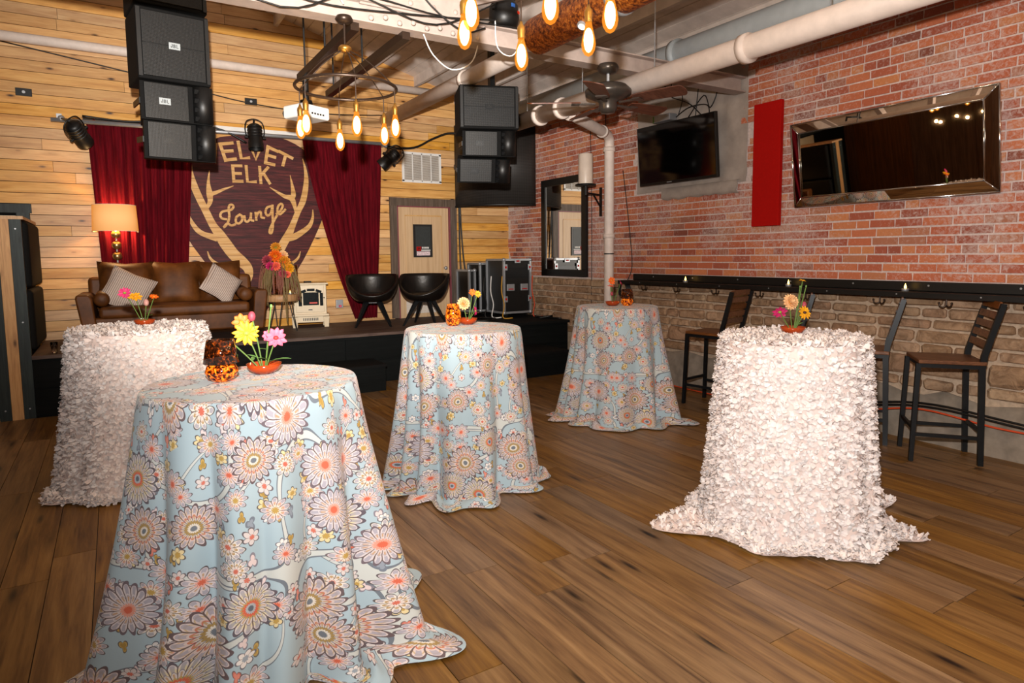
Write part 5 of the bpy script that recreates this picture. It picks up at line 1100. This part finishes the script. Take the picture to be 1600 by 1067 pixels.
# wires on the truss and ceiling
WP = [([(-1, TY - .1, TZ + .3), (.6, TY - .1, TZ + .12), (1.2, TY - .1, TZ - .02), (2.0, TY - .1, TZ + .03), (2.6, TY - .1, TZ + .1)], .006, 'black'), ([(.2, TY - .09, TZ + .12), (1.0, TY - .12, TZ - .1), (1.5, TY - .1, TZ + .08), (2.2, TY - .1, TZ + .05), (3.2, TY - .1, TZ + .1)], .006, 'black'), ([(.9, TY - .11, TZ + .25), (1.6, TY - .11, TZ + .06), (2.1, TY - .11, TZ - .02), (2.6, TY - .11, TZ + .22)], .006, 'black'), ([(1.8, TY - .12, TZ + .45), (2.0, TY - .12, TZ + .15), (2.3, TY - .12, TZ - .03), (2.5, TY - .12, TZ + .02)], .006, 'black'),
      ([(2.0, TY - .1, TZ - .1), (2.12, TY, TZ - .2), (2.3, TY + .05, TZ - .27), (2.45, TY, TZ - .2), (2.52, TY, TZ + .02)], .005, 'white'), ([(2.6, TY - .1, TZ + .1), (2.62, TY - .1, TZ - .1), (2.75, TY - .1, TZ - .14), (2.85, TY - .1, TZ)], .005, 'white'), ([(1.35, TY - .1, TZ + .6), (1.32, TY - .1, TZ + .2), (1.42, TY - .1, TZ)], .005, 'white')]
for i, (P, r_, mt) in enumerate(WP): o = cable('ceiling_wire', P, r_, mt, ('long black wire sagging along the whole lit length of the truss', 'black wire dipping below the truss near the projector rail', 'black wire crossing the riveted gusset plate in a shallow bow', 'black wire running steeply down the gusset plate', 'white wire looping under the truss beside the near bulbs', 'short white wire hanging under the truss by the rust tube', 'white wire dropping to the canopy of the stage chandelier')[i], ('black' if mt == 'black' else 'white') + ' wires draped on the truss')
cab('string_wire', [(-1.0, YB - .05, 3.95), (.6, YB - .05, 3.72), (1.6, YB - .05, 3.56), (2.6, YB - .05, 3.52), (3.6, YB - .05, 3.6)], .007, 'black', 'thin black string wire sagging across the pine wall above the sign')
cab('light_cable', [(3.45, YB - .2, 3.1), (3.9, YB - .12, 3.15), (4.2, YB - .12, 3.3), (4.45, YB - .15, 3.4), (4.65, YB - .2, 3.4)], .016, 'black', 'black cable from the right stage light to the speaker corner')
cab('light_cable', [(-.2, YB - .2, 3.18), (.2, YB - .14, 3.17), (.6, YB - .14, 3.2), (1.2, YB - .16, 3.18), (1.55, YB - .2, 3.02)], .012, 'black', 'black cable along the silver bar between the two left stage lights')
# shot glass on the left step edge
o = G().lathe([(0, .004), (.022, .004), (.024, 0), (.032, .11), (.029, .11), (.022, .012), (0, .012)], 20, (-.55, 7.86, SZ + .001)).build('drinking_glass', 'clear_glass', None, True); tag(o, 'clear drinking glass on the stage edge beside the partition', 'glass')
# ================================================================== TABLE PIECES
def bowl(label, loc, r_=.07):
    t = thing('flower_bowl', label, 'bowl', loc, 0, 'amber flower bowls'); G().lathe([(0, 0), (r_ * .55, 0), (r_ * .85, .018), (r_, .042), (r_ * .94, .042), (r_ * .8, .022), (r_ * .5, .008), (0, .008)], 28).build('dish', 'amber_glass', t, True)
    G().lathe([(0, .008), (.02, .008), (.02, .016), (0, .016)], 16).build('flower_frog', 'steel', t); return Vector(loc) + Vector((0, 0, .016))
B1 = bowl('amber glass bowl holding the yellow daisy, on the front flowered table with the glowing lamp', (.523, 2.87, HT + .002), .072)
def F(name, label, kind, B_, off, r_, mt, cm, nrm=(-.2, -.95, .3), **k): return flower(name, label, kind, tuple(B_ + Vector((off[0] * .12, off[1] * .12, 0))), tuple(B_ + Vector(off)), r_, mt, cm, nrm, **k)
RT = Vector((.85, -.525, 0))
def off(a, h, d=0): return (RT.x * a + .52 * d, RT.y * a + .85 * d, h)
F('daisy', 'yellow daisy with green centre in the bowl beside the glowing lamp', 'daisy', B1, off(-.068, .155), .055, 'petal_yellow', 'centre_green', n=13, leaf=1)
F('cosmos', 'orange bloom behind the yellow daisy beside the glowing lamp', 'daisy', B1, off(-.095, .2, .02), .038, 'petal_orange', 'petal_amber', n=8)
F('zinnia', 'pink zinnia with red centre in the bowl beside the glowing lamp', 'daisy', B1, off(.06, .135, -.01), .045, 'petal_pink', 'centre_red', n=10, leaf=1)
F('zinnia', 'small pink bloom behind the pink zinnia beside the glowing lamp', 'daisy', B1, off(.015, .14, .03), .03, 'petal_pink', 'petal_pink', n=8)
F('bud', 'tall green bud above the pink zinnia beside the glowing lamp', 'bud', B1, off(.042, .27), .008, 'leaf', 'leaf', leaf=1)
F('bud', 'drooping pink bud at the left of the yellow daisy', 'bud', B1, off(-.12, .115, -.02), .012, 'bud', 'bud', leaf=1)
F('lily_bud', 'rust coloured pointed bud above the yellow daisy', 'bud', B1, off(-.05, .225, .02), .022, 'petal_rose', 'bud')
g = G(); leafmesh(g, (0, 0, 0), (RT.x, RT.y, .45), .09, .026, Vector((0, 0, 1)), .3); o = g.build('loose_leaf', 'leaf', None, True, loc=tuple(B1 + Vector(off(.025, .03)))); tag(o, 'single green leaf under the pink zinnia beside the glowing lamp', 'leaf')
def tortoise_lamp(label, loc, s=1):
    t = thing('candle_lamp', label, 'lamp', loc); G().lathe([(0, 0), (.032 * s, 0), (.052 * s, .016 * s), (.063 * s, .038 * s), (.055 * s, .062 * s), (.042 * s, .074 * s)], 28).build('glass_base', 'tortoise_lit', t, True)
    G().lathe([(.066 * s, .074 * s), (.05 * s, .165 * s)], 28).build('glass_shade', 'tortoise', t, True, solid=.003)
    G().lathe([(0, .02), (.008, .03), (.01, .045), (0, .07)], 10).build('flame', 'flame', t, True)
    lamp('candle_glow', 'POINT', (loc[0], loc[1], loc[2] + .1), .6, (1, .5, .15), shadow_soft_size=.03)
tortoise_lamp('small tortoiseshell glass lamp glowing orange on the front flowered table', (.345, 2.78, HT + .002))
B2 = bowl('amber glass bowl beside the tall tortoiseshell vase on the flowered table before the tub chairs', (2.14, 4.08, HT + .002))
t = thing('tortoise_vase', 'tall tortoiseshell glass candle vase on the flowered table before the tub chairs', 'vase', (2.02, 4.07, HT + .002)); G().lathe([(0, 0), (.035, 0), (.05, .02), (.056, .06), (.052, .1), (.04, .15), (.037, .15), (.049, .1), (.05, .06), (.03, .012), (0, .01)], 26).build('glass', 'tortoise_lit', t, True)
F('dahlia', 'cream peach dahlia in the bowl beside the tall tortoiseshell vase', 'dahlia', B2, off(-.03, .13), .05, 'petal_peach', 'petal_amber', n=14, layers=5)
F('marigold', 'orange bloom topping the bowl beside the tall tortoiseshell vase', 'daisy', B2, off(.035, .21, .02), .028, 'petal_orange', 'petal_amber', n=9)
F('marigold', 'yellow bloom topping the bowl beside the tall tortoiseshell vase', 'daisy', B2, off(.075, .2), .026, 'petal_yellow', 'petal_amber', n=9, leaf=1)
F('zinnia', 'magenta and white bloom low beside the tall tortoiseshell vase', 'daisy', B2, off(.055, .08, -.02), .032, 'petal_magenta', 'centre_green', (.6, -.7, .1), n=9)
B3 = bowl('amber glass bowl on the flowered table by the vertical pipe', (4.02, 4.7, HT + .002)); tortoise_lamp('small tortoiseshell glass lamp on the flowered table by the vertical pipe', (4.13, 4.62, HT + .002), .95)
F('marigold', 'orange bloom standing tall on the flowered table by the vertical pipe', 'daisy', B3, off(-.01, .22), .04, 'petal_orange', 'petal_amber', n=9)
F('zinnia', 'flat coral bloom below the tall orange one by the vertical pipe', 'daisy', B3, off(-.02, .17, -.02), .034, 'petal_coral', 'petal_orange', (0, -.3, 1), n=10)
F('zinnia', 'magenta bloom leaning towards the ledge on the table by the vertical pipe', 'daisy', B3, off(.075, .2), .03, 'petal_magenta', 'petal_pink', (.7, -.6, .3), n=9, leaf=1)
F('lily_bud', 'rust coloured bud low in the bowl by the vertical pipe', 'bud', B3, off(-.01, .1, -.02), .02, 'petal_rose', 'bud')
B4 = bowl('amber glass bowl on the rosette table beside the bar stools', (3.375, 2.335, HT + .014))
F('dahlia', 'large cream dahlia on the rosette table beside the bar stools', 'dahlia', B4, off(-.025, .17), .05, 'petal_peach', 'petal_amber', n=16, layers=6)
F('daisy', 'yellow daisy with dark centre on the rosette table beside the bar stools', 'daisy', B4, off(.055, .11, -.02), .042, 'petal_yellow', 'centre_dark', n=12, leaf=1)
F('zinnia', 'drooping magenta bloom under the large cream dahlia', 'daisy', B4, off(-.08, .115), .042, 'petal_magenta', 'centre_green', (-.5, -.6, -.5), n=9)
F('cosmos', 'small yellow bloom high above the large cream dahlia', 'daisy', B4, off(.048, .295), .02, 'petal_yellow', 'petal_amber', (0, -.3, 1), n=8)
F('bud', 'tiny green bud left of the high yellow bloom on the rosette table', 'bud', B4, off(.035, .26), .007, 'leaf', 'leaf'); F('bud', 'tiny green bud right of the high yellow bloom on the rosette table', 'bud', B4, off(.07, .262), .007, 'leaf', 'leaf')
F('lily_bud', 'rust pointed bud behind the dark centred yellow daisy', 'bud', B4, off(.07, .15, .02), .022, 'petal_rose', 'bud')
B5 = bowl('amber glass bowl on the rosette table in front of the sofa', (.17, 5.33, HT + .014))
F('zinnia', 'magenta bloom on the rosette table in front of the sofa', 'daisy', B5, off(-.13, .22), .045, 'petal_magenta', 'centre_green', n=11)
F('daisy', 'yellow spidery bloom on the rosette table in front of the sofa', 'daisy', B5, off(-.055, .19), .05, 'petal_yellow', 'petal_amber', (0, -.5, .8), n=11)
F('marigold', 'orange bloom on the rosette table in front of the sofa', 'daisy', B5, off(.08, .19), .032, 'petal_orange', 'petal_amber', (0, -.4, .9), n=9)
F('lily_bud', 'pale rust bud between the blooms in front of the sofa', 'bud', B5, off(.02, .15), .026, 'bud', 'bud', leaf=2)
